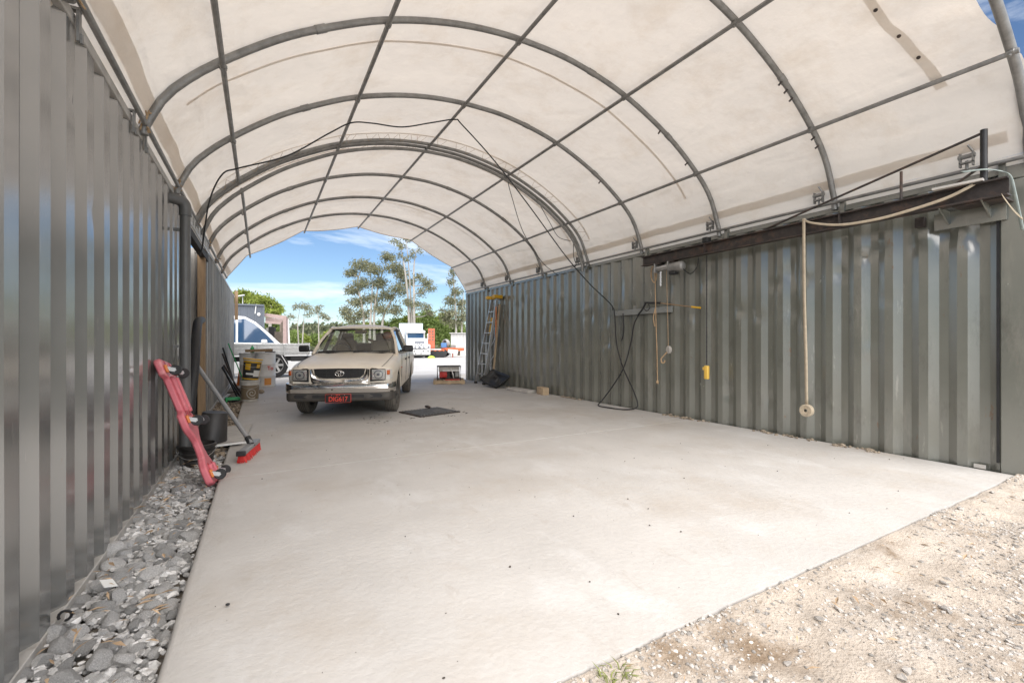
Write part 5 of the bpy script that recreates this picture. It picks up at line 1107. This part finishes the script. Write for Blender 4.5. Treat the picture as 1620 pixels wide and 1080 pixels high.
# ------------------------------------------------------------------ yard background
FW = Vector((math.sin(YAW), math.cos(YAW), 0)); RT = Vector((math.cos(YAW), -math.sin(YAW), 0))
def at_d(px, d, z=None):
    p = FW * d + RT * ((px - 810) / 711.0 * d); p.z = yard_z(p.y) if z is None else z; return p
def pz(py, d): return CAM_H + (540.5 - py) * d / 711.0
# flatbed utility tray
o_ = at_d(430, 16.2)
tu = thing('flatbed_utility', 'flatbed utility with aluminium drop side tray behind the drums', 'utility', o_, 0.0)
tu.scale = (0.89, 1, 1)
MB().box((-0.05, 0.95, 0.84), (2.9, 1.86, 0.06)).build('tray_floor', 'alu', tu)
for y in (0.02, 1.88):
    for k in range(3):
        MB().box((-0.05, y, 0.92 + k * 0.125), (2.9, 0.03, 0.118)).build('drop_side', 'alu', tu, bevel=0.008)
for x in (-1.48, -0.5, 0.45, 1.38): MB().box((x, -0.012, 1.02), (0.05, 0.04, 0.40)).build('side_stake', 'alu', tu, bevel=0.005)
MB().box((1.40, 0.95, 1.06), (0.04, 1.86, 0.38)).build('tail_gate', 'alu', tu)
MB().tube([(-1.45, 0.05, 0.85), (-1.45, 0.05, 1.80), (-1.45, 1.85, 1.80), (-1.45, 1.85, 0.85)], 0.05, 8).build('headboard', 'white_paint', tu)
MB().box((-0.6, 0.95, 0.66), (4.6, 0.7, 0.16)).build('chassis', 'plastic_black', tu)
MB().box((0.95, 0.06, 0.66), (0.5, 0.06, 0.16)).build('guard', 'plastic_black', tu)
MB().tube([(0.35, -0.01, 0.80), (0.62, -0.01, 0.36)], 0.016, 6).build('stay', 'white_paint', tu)
for x in (0.15, -3.0):
    for y in (0.14, 1.76):
        wl = MB(); M = Matrix.Translation((x, y, 0.455)) @ Matrix.Rotation(R(90), 4, 'X'); r = 0.455
        t = wl.lathe([(r * .63, -.11), (r * .85, -.125), (r * .98, -.10), (r, 0), (r * .98, .10), (r * .85, .125), (r * .63, .11)], 30, M, cap=False).build('wheel', 'rubber', tu)
        h = MB().lathe([(r * .62, .10), (r * .56, .04), (0.02, .03)], 24, M, cap=False); h.build('rim_dish', 'plastic_black', t)
        for k in range(6):
            a = k * math.pi / 3; MB().beam(M @ Vector((0, 0, 0.06)), M @ Vector((r * .6 * math.cos(a), r * .6 * math.sin(a), 0.085)), 0.075, 0.03, M.to_3x3() @ Vector((0, 0, 1))).build('spoke', 'alu', t)
        MB().lathe([(r * .64, .09), (r * .60, .11), (r * .56, .09)], 24, M, cap=False).build('rim_lip', 'alu', t)
MB().prism([(-1.62, 0.55), (-1.62, 1.9), (-1.75, 1.98), (-2.7, 1.96), (-3.2, 1.35), (-4.1, 1.2), (-4.25, 0.9), (-4.25, 0.55)], 0.08, 1.84, FRONT).build('cab', 'white_paint', tu, bevel=0.05)
# white four wheel drive wagon
d = 18.8; k_ = d / 711; o_ = at_d(420, d); gz = o_.z
wg = thing('wagon', 'white four wheel drive wagon behind the aluminium tray', 'car', o_, 0.0)
wg.scale = (0.88, 1, 1)
def wp(px, py): return ((px - 420) * k_, pz(py, d) - gz)
low = [wp(335, 592), wp(335, 545), wp(360, 542), wp(442, 544), wp(470, 547), wp(484, 552), wp(489, 565), wp(489, 590)]
MB().prism(low, 0.0, 1.9, FRONT).build('body', 'white_paint', wg, bevel=0.06)
def gh(off, inset): return [Vector((x, off, z)) for x, z in inset]
gsh = [wp(338, 543), wp(345, 505), wp(372, 500.5), wp(388, 501.5), wp(405, 510), wp(424, 526), wp(444, 544)]
mm_ = MB(); n = len(gsh)
mm_.v += [(x, 0.10 + 0.10 * (z - 1.3), z) for x, z in gsh] + [(x, 1.80 - 0.10 * (z - 1.3), z) for x, z in gsh]
mm_.f += [tuple(range(n)), tuple(range(n, 2 * n))[::-1]] + [(i, i + 1, n + i + 1, n + i) for i in range(n - 1)]
mm_.build('greenhouse', 'white_paint', wg, smooth=40)
for win in ([wp(377.5, 542), wp(377.5, 505.5), wp(388, 505), wp(403, 513), wp(420, 528), wp(435, 543)], [wp(350, 542), wp(352, 507), wp(374, 505.5), wp(374, 542)]):
    MB().add([(x, 0.10 + 0.10 * (z - 1.3) - 0.012, z) for x, z in win], [tuple(range(len(win)))]).build('side_window', 'glass_dark', wg, smooth=None)
MB().add([(gsh[4][0] + 0.02, 0.3, gsh[4][1] + 0.03), (gsh[6][0] + 0.02, 0.22, gsh[6][1] + 0.03), (gsh[6][0] + 0.02, 1.68, gsh[6][1] + 0.03), (gsh[4][0] + 0.02, 1.6, gsh[4][1] + 0.03)], [(0, 1, 2, 3)]).build('windscreen', 'glass_dark', wg, smooth=None)
x, z = wp(418, 541); MB().box((x, -0.10, z), (0.26, 0.14, 0.19)).build('mirror', 'white_paint', wg, bevel=0.06)
for px in (352, 468):
    for y in (0.12, 1.78):
        M = Matrix.Translation((wp(px, 580)[0], y, 0.42)) @ Matrix.Rotation(R(90), 4, 'X'); MB().lathe([(0.25, -.11), (0.40, -.12), (0.42, 0), (0.40, .12), (0.25, .11)], 24, M, cap=True).build('wheel', 'rubber', wg)
# corrugated grey building
d = 30.0; k_ = d / 711; o_ = at_d(417, d); gz = o_.z
bd = thing('site_building', 'dark grey ribbed steel building with white air conditioner on its wall', 'building', o_, 0.0)
bd.scale = (0.88, 1, 1)
hb = pz(484.5, d) - gz
m = MB(); nrib = 40; Lw = 6.0
for i in range(nrib):
    x0 = -Lw + i * Lw / nrib; w = Lw / nrib
    for dx, dy in ((0, 0), (0.55 * w, 0), (0.62 * w, -0.03), (0.92 * w, -0.03)):
        m.v += [(x0 + dx, dy, 0.0), (x0 + dx, dy, hb)]
m.f = [(2 * i, 2 * i + 2, 2 * i + 3, 2 * i + 1) for i in range(len(m.v) // 2 - 1)]
m.build('ribbed_wall', 'wall_grey', bd, smooth=20)
MB().box((-Lw / 2, 2.6, hb / 2), (Lw - 0.02, 5.1, hb - 0.02)).build('shell', 'wall_grey', bd)
MB().box((-Lw / 2, 2.55, hb + 0.04), (Lw + 0.1, 5.4, 0.10)).build('roof_edge', 'wall_grey', bd)
MB().box((0.02, -0.02, hb / 2), (0.08, 0.06, hb - 0.05)).build('corner_flashing', 'wall_grey', bd)
x, z = ((382 - 417) * k_, pz(513, d) - gz)
ac = MB().box((x, -0.25, z), (1.08, 0.38, 0.62)).build('air_conditioner', 'ac_white', bd, bevel=0.03)
MB().lathe([(0.22, 0), (0.24, 0.02), (0.20, 0.03), (0.02, 0.03)], 24, Matrix.Translation((x - 0.14, -0.44, z)) @ Matrix.Rotation(R(90), 4, 'X'), cap=False).build('fan_guard', 'shed_pale', ac)
for dz in (-0.15, 0.12): MB().box((x + 0.62, -0.2, z + dz), (0.14, 0.12, 0.12)).build('pipe_valve', 'ac_white', ac)
MB().lathe([(0.02, 0.10), (0.09, 0.08), (0.12, 0.0)], 16, Matrix.Translation(((409.5 - 417) * k_, -0.03, pz(498, d) - gz)) @ Matrix.Rotation(R(90), 4, 'X'), cap=False).build('bulkhead_light', 'ac_white', bd)
MB().tube([((405.5 - 417) * k_, -0.06, pz(482, d) - gz), ((404.5 - 417) * k_, -0.06, pz(490, d) - gz), ((403.7 - 417) * k_, -0.06, pz(497, d) - gz)], 0.035, 6).build('vent_pipe', 'ac_white', bd)
MB().box(((376 - 417) * k_, 2.0, hb + 0.75), (0.9, 0.6, 0.06), Matrix.Rotation(R(-12), 4, 'Y')).build('solar_panel', 'ac_white', bd)
for dx in (-0.3, 0.3): MB().tube([((376 - 417) * k_ + dx, 2.0, hb), ((376 - 417) * k_ + dx, 2.0, hb + 0.75)], 0.03, 6).build('panel_post', 'ac_white', bd)
# pergola beams and posts beside the building
pg = thing('pergola', 'timber pergola beams on posts projecting beside the grey building', 'pergola', at_d(436, 32), -YAW)
for d, x0, x1, y0, y1 in ((30.3, 418, 453, 498.5, 503), (34, 420, 450, 505, 508), (40, 420, 447, 509.5, 511.5)):
    a = at_d(x0, d, pz(y0, d)); b = at_d(x1, d + 0.5, pz(y1, d + 0.5)); MB().beam(a, b, 0.12, 0.24).build('beam', 'pergola', pg, world=True)
    c = at_d(x1 - 1.5, d + 0.5); MB().box((c.x, c.y, (c.z + b.z) / 2), (0.22, 0.22, b.z - c.z), Matrix.Rotation(-YAW, 4, 'Z')).build('post', 'pergola' if d < 33 else 'bark_dark', pg, world=True)
a = at_d(459, 31); tag(MB().tube([a, at_d(455.5, 31, pz(505, 31))], 0.06, 8).build('slanted_pole', 'ac_white'), 'thin white pole leaning beside the pergola post', 'pole')
for i, (px, y0, w, mm, lab) in enumerate(((425, 519, 0.35, 'card', 'pale upright sheet leaning below the pergola'), (429, 517, 0.3, 'dark_panel', 'dark upright panel below the pergola beside the pale sheet'), (432.5, 518, 0.28, 'dark_panel', 'second dark upright panel below the pergola'), (440, 525, 0.75, 'bark_dark', 'brown stacked crate below the pergola post'))):
    p = at_d(px, 33); h = pz(y0, 33) - p.z; tag(MB().box((p.x, p.y, p.z + h / 2), (w, 0.2, h), Matrix.Rotation(-YAW, 4, 'Z'), 0.96).build('upright_panel' if i < 3 else 'crate', mm), lab, 'panel' if i < 3 else 'crate')
tag(MB().beam(at_d(446, 34) + Vector((0, 0, 0.55)), at_d(456, 34) + Vector((0, 0, 0.55)), 0.5, 0.5).build('low_wall', 'shed_pale'), 'low pale block wall under the pergola', 'wall')
# white tipper truck
d = 43.0; k_ = d / 711; o_ = at_d(660, d); gz = o_.z
tk = thing('tipper_truck', 'white bonneted tipper truck with bull bar parked across the yard', 'truck', o_, -YAW + R(13.5))
def tp(px, py): return ((px - 660) * k_, pz(py, d) - gz)
def tb(name, x0, x1, y0, y1, dep0, dep1, m, **kw):
    kd = (d + dep0) / 711.0; a = ((x0 - 660) * kd, pz(y1, d + dep0) - gz); b = ((x1 - 660) * kd, pz(y0, d + dep0) - gz); return MB().box(((a[0] + b[0]) / 2, (dep0 + dep1) / 2, (a[1] + b[1]) / 2), (b[0] - a[0], dep1 - dep0, b[1] - a[1])).build(name, m, tk, **kw)
tb('bonnet', 645, 677, 535.5, 553, 0.3, 2.2, 'white_paint', bevel=0.18)
tb('fender', 640, 648, 545, 556, 0.5, 1.9, 'white_paint', bevel=0.12); tb('fender', 674, 681, 545, 556, 0.5, 1.9, 'white_paint', bevel=0.12)
tb('cab', 644, 673, 522.5, 553, 2.1, 3.9, 'white_paint', bevel=0.15)
tb('sun_visor', 643.5, 673.5, 523.5, 527, 1.75, 2.2, 'white_paint', bevel=0.05)
tb('windscreen', 646, 671, 527.5, 535, 2.06, 2.10, 'glass_dark')
gr = tb('grille', 656, 671.5, 540, 551.5, 0.25, 0.32, 'truck_grey')
x, z = tp(663.7, 546); text_mesh('grille_lettering', 'MACK', 0.36, 'print_white', gr, Matrix.Translation((x, 0.235, z)) @ FACE, 0.01, 0.95, 0.03)
for px in (660, 667.5):
    x, z = tp(px, 549.2); MB().lathe([(0.13, 0), (0.13, 0.05)], 14, Matrix.Translation((x, 0.24, z)) @ Matrix.Rotation(R(90), 4, 'X')).build('spot_lamp', 'print_white', tk)
tb('headlight', 646, 653.5, 548, 551.5, 0.30, 0.5, 'truck_grey'); tb('headlight', 674.5, 679.5, 547.5, 551, 0.42, 0.55, 'truck_grey')
tb('marker_lamp', 644.5, 647, 548.5, 551, 0.28, 0.4, 'indicator')
tb('bull_bar', 641, 681, 553, 562, -0.05, 0.15, 'alu', bevel=0.06)
for px in (647.5, 655.5, 669.5, 677): tb('lamp_hole', px - 0.9, px + 0.9, 555, 557, -0.07, 0.0, 'print_black')
for px in (657.5, 666): tb('tow_slot', px - 1.2, px + 1.2, 559, 560.3, -0.07, 0.0, 'print_black')
for x0, x1 in ((642, 650), (672, 680)): 
    a, z = tp((x0 + x1) / 2, 560); MB().lathe([(0.3, -0.22), (0.5, -0.2), (0.5, 0.2), (0.3, 0.22)], 22, Matrix.Translation((a, 1.2, 0.5)) @ Matrix.Rotation(R(90), 4, 'Y')).build('wheel', 'rubber', tk)
tb('chassis', 648, 674, 556, 564.5, 0.3, 7.5, 'print_black')
tb('tip_body', 634, 670.5, 512, 545, 4.2, 8.6, 'tip_blue', bevel=0.05)
for px in (640, 652, 664): tb('body_rib', px - 1, px + 1, 512.6, 545, 4.1, 4.2, 'white_paint')
tb('exhaust', 641, 643, 515, 550, 4.0, 4.15, 'steel'); tb('mirror', 638, 640.5, 528, 536, 2.1, 2.3, 'white_paint'); tb('mirror', 676.5, 678.5, 528, 537, 2.1, 2.3, 'white_paint')
for px in (652, 662): tb('beacon', px - 0.8, px + 0.8, 521, 523, 2.4, 2.6, 'label_orange')
# orange tag trailer with upright ramp
d = 44.5; k_ = d / 711; o_ = at_d(700, d); gz = o_.z
tr = thing('tag_trailer', 'orange flat plant trailer with raised ramp beside the truck', 'trailer', o_, -YAW)
def rb(name, x0, x1, y0, y1, dep0, dep1, m, rot=None, **kw):
    a = ((x0 - 700) * k_, pz(y1, d) - gz); b = ((x1 - 700) * k_, pz(y0, d) - gz); return MB().box(((a[0] + b[0]) / 2, (dep0 + dep1) / 2, (a[1] + b[1]) / 2), (b[0] - a[0], dep1 - dep0, b[1] - a[1]), rot).build(name, m, tr, **kw)
rb('deck', 681, 703, 552.5, 556, 0.0, 2.4, 'trailer_orange'); rb('deck_edge', 680, 698, 552, 554, -0.06, 0.0, 'shed_pale')
rb('gooseneck', 697, 731, 551, 555.5, 0.3, 2.0, 'trailer_orange', bevel=0.05); rb('gooseneck_plate', 708, 724, 553.5, 559, 0.22, 0.29, 'print_white', rot=Matrix.Rotation(R(6), 4, 'Y'))
rp = rb('ramp', 677, 687, 520, 552, 0.2, 0.36, 'ramp_red')
for k in range(4):
    for px in (679.6, 684.2): rb('ramp_slot', px - 1.3, px + 1.2, 523.5 + k * 4.4, 525.6 + k * 4.4, 0.17, 0.2, 'bark_dark')
for px in (685, 692, 699):
    for y in (0.2, 2.2): MB().lathe([(0.25, -0.2), (0.46, -0.18), (0.46, 0.18), (0.25, 0.2)], 20, Matrix.Translation(((px - 700) * k_, y, 0.46)) @ Matrix.Rotation(R(90), 4, 'X')).build('wheel', 'rubber', tr)
rb('landing_leg', 713.5, 715, 556, 566.5, 0.8, 1.0, 'ramp_red'); rb('draw_bar', 722, 726, 556, 563, 0.9, 1.1, 'bark_dark')
p = at_d(682.5, 42.5); tag(MB().lathe([(0.30, 0), (0.28, 0.10), (0.15, 0.2), (0.02, 0.24)], 12, Matrix.Translation(p) @ Matrix.Diagonal((1.2, 0.9, 1, 1))).build('hose_bundle', 'hivis'), 'bright lime bundle on the ground beside the truck', 'bundle')
mc = thing('plant_engine', 'grey and blue engine unit sitting on the orange trailer', 'engine', at_d(704, 45.5, pz(551, 44.5)), -YAW)
MB().box((-0.1, 0, 0.26), (0.55, 0.6, 0.5)).build('block', 'blue', mc, bevel=0.06); MB().lathe([(0.1, -0.3), (0.42, -0.28), (0.42, -0.1), (0.2, 0.0)], 18, Matrix.Translation((0.05, 0.1, 0.48)) @ Matrix.Rotation(R(90), 4, 'X')).build('fan_shroud', 'galv', mc)
MB().lathe([(0.14, 0), (0.14, 0.3), (0.05, 0.36)], 14, Matrix.Translation((0.0, -0.1, 0.45))).build('air_cleaner', 'plastic_black', mc); MB().box((0.85, 0, 0.16), (0.42, 0.4, 0.32)).build('gearbox', 'galv', mc, bevel=0.05)
ps = thing('pale_shed', 'pale grey sheet metal shed beyond the orange trailer', 'shed', at_d(728, 52), -YAW)
hS = pz(528, 52) - at_d(728, 52).z
for k in range(9): MB().box((-0.9 + k * 0.36, 0, hS / 2), (0.34, 0.05 + 0.02 * (k % 2), hS)).build('wall_sheet', 'shed_pale', ps)
MB().box((0.55, 1.3, hS / 2), (3.2, 2.5, hS - 0.06)).build('shell', 'shed_pale', ps); MB().box((0.55, 1.2, hS + 0.05), (3.5, 3.0, 0.08)).build('roof', 'shed_pale', ps)
# ------------------------------------------------------------------ trees
def leaves(m, c, rx, rz, n, rg, size, droop=0.7, sub=10, ry=None):
    ry = ry or rx
    for s in range(max(1, n // sub)):
        while True:
            q = Vector((rg.uniform(-1, 1), rg.uniform(-1, 1), rg.uniform(-1, 1)))
            if 0.15 < q.length < 1: break
        q = q * (0.55 + 0.45 * rg.random()); cc_ = c + RT * (q.x * rx) + FW * (q.y * ry) + Vector((0, 0, q.z * rz)); sr = rg.uniform(0.25, 0.5) * (rx + rz) * 0.36 + size * 1.0
        for k in range(sub):
            p = cc_ + Vector((rg.gauss(0, 1), rg.gauss(0, 1), rg.gauss(0, 0.7))) * sr * 0.5
            L = size * rg.uniform(0.7, 1.4); w = L * rg.uniform(0.28, 0.5)
            a = Vector((rg.gauss(0, 1), rg.gauss(0, 1), rg.gauss(-droop, 0.8))).normalized(); b = a.cross(Vector((rg.gauss(0, 1), rg.gauss(0, 1), rg.gauss(0, 1)))).normalized()
            m.add([p, p + a * L * 0.5 + b * w * 0.5, p + a * L, p + a * L * 0.5 - b * w * 0.5], [(0, 1, 2, 3)])
def tree(name, label, d, base, trunks, blobs, leafm, barkm, size, seed, dens=1.0, group=None, tr0=0.22, cat='tree', droop=0.7):
    rg = random.Random(seed); b0 = at_d(base, d); t = thing(name, label, cat, b0, group=group)
    tm_ = MB(); tops = []
    for path in trunks:
        P = []
        for i, (px, py) in enumerate(path): P.append(at_d(px, d + rg.uniform(-0.6, 0.6) * (i > 0), pz(py, d)) if i else Vector((*at_d(px, d).xy, b0.z - 0.1)))
        P = spline(P, 5); nn = len(P); tm_.tube(P, [tr0 * (1 - 0.82 * i / (nn - 1)) for i in range(nn)], 7); tops += P[nn // 3:]
    cm = MB()
    for (px, py, rx, rz, n) in blobs:
        k = d / 711; c = at_d(px, d + rg.uniform(-1.0, 1.0) * rx * k * 0.6, pz(py, d))
        leaves(cm, c, rx * k * 1.18, rz * k * 1.25, int(n * dens * 2.3), rg, size * 0.85, droop)
        if tops:
            s = min(tops, key=lambda q: (q - c).length + (1.5 if q.z > c.z else 0)); mid = s.lerp(c, 0.5) + Vector((0, 0, -0.1 * (c - s).length)); tm_.tube(spline([s, mid, c, c + (c - mid) * 0.5], 3), [0.07 * tr0 / 0.22] * 4 + [0.045 * tr0 / 0.22] * 3 + [0.02] * 3, 5)
            for q in range(3): e = c + Vector((rg.uniform(-1, 1) * rx * k, rg.uniform(-1, 1) * rx * k, rg.uniform(-0.3, 0.9) * rz * k)); tm_.tube([mid.lerp(c, 0.5), e], [0.03, 0.012], 4)
    if tm_.v: tm_.build('trunk', barkm, t, world=True, fix=False)
    cm.build('crown', leafm, t, world=True, smooth=None, fix=False)
    return t
tree('gum_tree', 'broad spreading gum tree rising behind the ute roof', 64, 595, [[(593, 545), (592, 500), (598, 455), (612, 412)], [(576, 545), (575, 500), (566, 450), (572, 425)], [(604, 545), (606, 505), (622, 470), (638, 440)], [(584, 545), (587, 490), (590, 440)]],
     [(572, 420, 16, 8, 420), (556, 432, 11, 6, 240), (592, 427, 14, 9, 380), (612, 406, 11, 6, 260), (624, 424, 13, 9, 380), (637, 434, 10, 10, 300), (600, 446, 15, 9, 380), (574, 448, 14, 8, 340), (558, 458, 13, 8, 300), (632, 458, 14, 10, 360), (612, 468, 14, 9, 340), (588, 472, 14, 8, 320), (566, 478, 13, 7, 280), (549, 492, 11, 7, 240), (574, 497, 14, 8, 300), (600, 490, 12, 7, 260), (646, 446, 8, 7, 160), (555, 503, 13, 6, 240), (625, 490, 12, 8, 260)], 'leaf_gum', 'bark', 0.36, 1, 1.0)
tree('tall_gum', 'tall sparse gum tree with slender white trunks behind the truck', 58, 652, [[(652, 545), (651, 500), (648, 440), (643, 385)], [(656, 545), (655, 480), (655, 420), (660, 392)], [(649, 545), (646, 480), (640, 425), (634, 392)]],
     [(626, 382, 8, 4, 70), (636, 392, 7, 5, 70), (645, 378, 7, 4, 70), (642, 408, 6, 6, 60), (652, 402, 5, 6, 50), (664, 396, 5, 6, 40), (632, 404, 5, 5, 40), (664, 440, 9, 7, 120), (676, 447, 9, 6, 150), (682, 455, 6, 6, 90), (668, 462, 9, 7, 130), (658, 482, 9, 7, 130), (674, 487, 8, 7, 120), (644, 478, 8, 7, 110), (682, 496, 7, 5, 80)], 'leaf_gum', 'bark', 0.32, 2, 1.0, tr0=0.20)
tree('gum_tree', 'gum tree partly hidden by the far end of the right container', 56, 722, [[(722, 545), (721, 500), (718, 450), (717, 428)], [(730, 545), (731, 500), (734, 460)]],
     [(717, 432, 5, 6, 90), (714, 446, 6, 6, 90), (722, 462, 9, 8, 180), (712, 476, 9, 7, 180), (728, 480, 10, 9, 220), (716, 494, 12, 8, 240), (704, 505, 8, 8, 160), (733, 500, 10, 10, 220), (722, 510, 12, 8, 220), (700, 492, 5, 5, 60)], 'leaf_gum', 'bark', 0.32, 3, 1.0, tr0=0.16)
tree('sapling', 'slender leaning sapling with small crown left of the ute', 44, 504, [[(505, 548), (504, 520), (503, 500), (498, 490)]], [(500, 492, 8, 4, 90), (511, 500, 8, 4, 90), (504, 486, 6, 3, 60), (519, 504, 5, 4, 50)], 'leaf_gum', 'bark', 0.22, 4, 0.8, tr0=0.07)
tree('sapling', 'slender pale sapling with flat crown beside the pergola', 46, 474, [[(474, 548), (471, 515), (474, 490)], [(477, 548), (480, 515), (482, 488)]], [(477, 483, 10, 4, 110), (468, 486, 6, 4, 60), (488, 488, 8, 5, 90), (462, 499, 6, 4, 50), (490, 497, 6, 4, 50), (455, 503, 5, 4, 40)], 'leaf_gum', 'bark', 0.22, 5, 0.8, tr0=0.08)
tree('leafy_tree', 'yellow green leafy tree rising behind the grey building', 42, 400, [[(395, 545), (394, 500), (390, 470)], [(425, 545), (428, 500), (430, 485)]],
     [(376, 468, 10, 5, 300), (388, 466, 10, 5, 300), (398, 474, 12, 7, 420), (412, 478, 12, 8, 420), (424, 480, 10, 8, 360), (434, 487, 10, 6, 300), (378, 476, 12, 7, 360), (440, 492, 7, 4, 160), (428, 494, 12, 7, 320)], 'leaf_lime', 'bark', 0.30, 6, 1.0, droop=0.2)
tree('shrub', 'dark green shrub growing under the pergola beams', 43, 430, [[(430, 545), (431, 530)]], [(426, 518, 8, 7, 260), (436, 520, 9, 8, 300), (430, 530, 12, 9, 360), (444, 528, 6, 8, 200)], 'leaf_green', 'bark_dark', 0.28, 7, 1.0, tr0=0.08, cat='shrub', droop=0.1)
for i, (px, py, rx, rz, d, lm, lab) in enumerate(((628, 516, 14, 12, 66, 'leaf_green', 'rounded green bush right behind the ute cab'), (652, 508, 15, 13, 67, 'leaf_lime', 'tall light green bush behind the tipper body'), (676, 506, 13, 14, 66, 'leaf_green', 'dense green bush behind the truck and ramp'), (697, 522, 14, 14, 62, 'leaf_green', 'big dense bush behind the orange trailer'),
        (702, 508, 12, 10, 66, 'leaf_lime', 'light green bush top above the orange trailer'), (722, 520, 12, 14, 63, 'leaf_green', 'dense bush behind the pale shed'), (604, 520, 13, 11, 70, 'leaf_green', 'low bush beneath the spreading gum tree'), (580, 522, 14, 9, 72, 'leaf_lime', 'low light green bush beneath the gum trunks'),
        (478, 537, 9, 6, 80, 'leaf_lime', 'small rounded lime bush between the saplings'), (500, 536, 9, 6, 84, 'leaf_green', 'small green bush behind the leaning sapling'), (466, 533, 8, 9, 74, 'leaf_green', 'green bush beside the white pole'), (548, 526, 13, 9, 76, 'leaf_green', 'dark bush left of the spreading gum'), (525, 532, 12, 7, 80, 'leaf_lime', 'pale low bush behind the ute roof'))):
    bl = [(px + dx * rx, py + dz * rz, rx * 0.62, rz * 0.62, 330) for dx, dz in ((-0.45, 0.1), (0.45, 0.15), (0, -0.4), (-0.2, 0.5), (0.3, 0.6), (0, 1.1), (-0.6, 0.9), (0.6, 1.0))]
    tree('bush', lab, d, px, [[(px, 550), (px, py)]], bl, lm, 'bark_dark', 0.42, 40 + i, 1.0, tr0=0.08, cat='bush', droop=0.1)
# far wooded ridge all round
def ridge_h(a): return 9.0 + 4.0 * nse(math.cos(a) * 2.2, math.sin(a) * 2.2) + 1.5 * nse(math.cos(a) * 9, math.sin(a) * 9)
def ridge(u, v):
    a = u * 2 * math.pi; r = 190 + 120 * v; return (r * math.sin(a), r * math.cos(a), -3.5 + (ridge_h(a) + 1.0) * math.sin(min(1, v * 1.6) * math.pi / 2))
tag(MB().grid(ridge, 180, 8).build('hill', 'hill', smooth=80, fix=False), 'low wooded ridge closing the horizon round the yard', kind='structure')
rg = random.Random(17); fm = MB()
for i in range(11000):
    a = rg.uniform(-0.75, 1.35) if i < 8500 else rg.uniform(0, 6.28); v = rg.random() ** 0.8; r = 188 + 75 * v
    p = Vector((r * math.sin(a), r * math.cos(a), -3.5 + (ridge_h(a) + 1.0) * math.sin(min(1, (r - 190) / 120 * 1.6 if r > 190 else 0) * math.pi / 2) + rg.uniform(0, 3.2)))
    for q in range(3):
        e = Vector((rg.gauss(0, 1), rg.gauss(0, 1), rg.gauss(0, 1))).normalized(); f = e.cross(Vector((rg.gauss(0, 1), rg.gauss(0, 1), rg.gauss(0, 1)))).normalized(); s = rg.uniform(0.5, 1.3); c = p + Vector((rg.gauss(0, 0.8), rg.gauss(0, 0.8), rg.gauss(0, 0.8)))
        fm.add([c - e * s, c + f * s * 0.7, c + e * s, c - f * s * 0.7], [(0, 1, 2, 3)])
tag(fm.build('far_wood', 'leaf_far', smooth=None, fix=False), 'far grey green woodland covering the low ridge', 'woodland', kind='stuff')
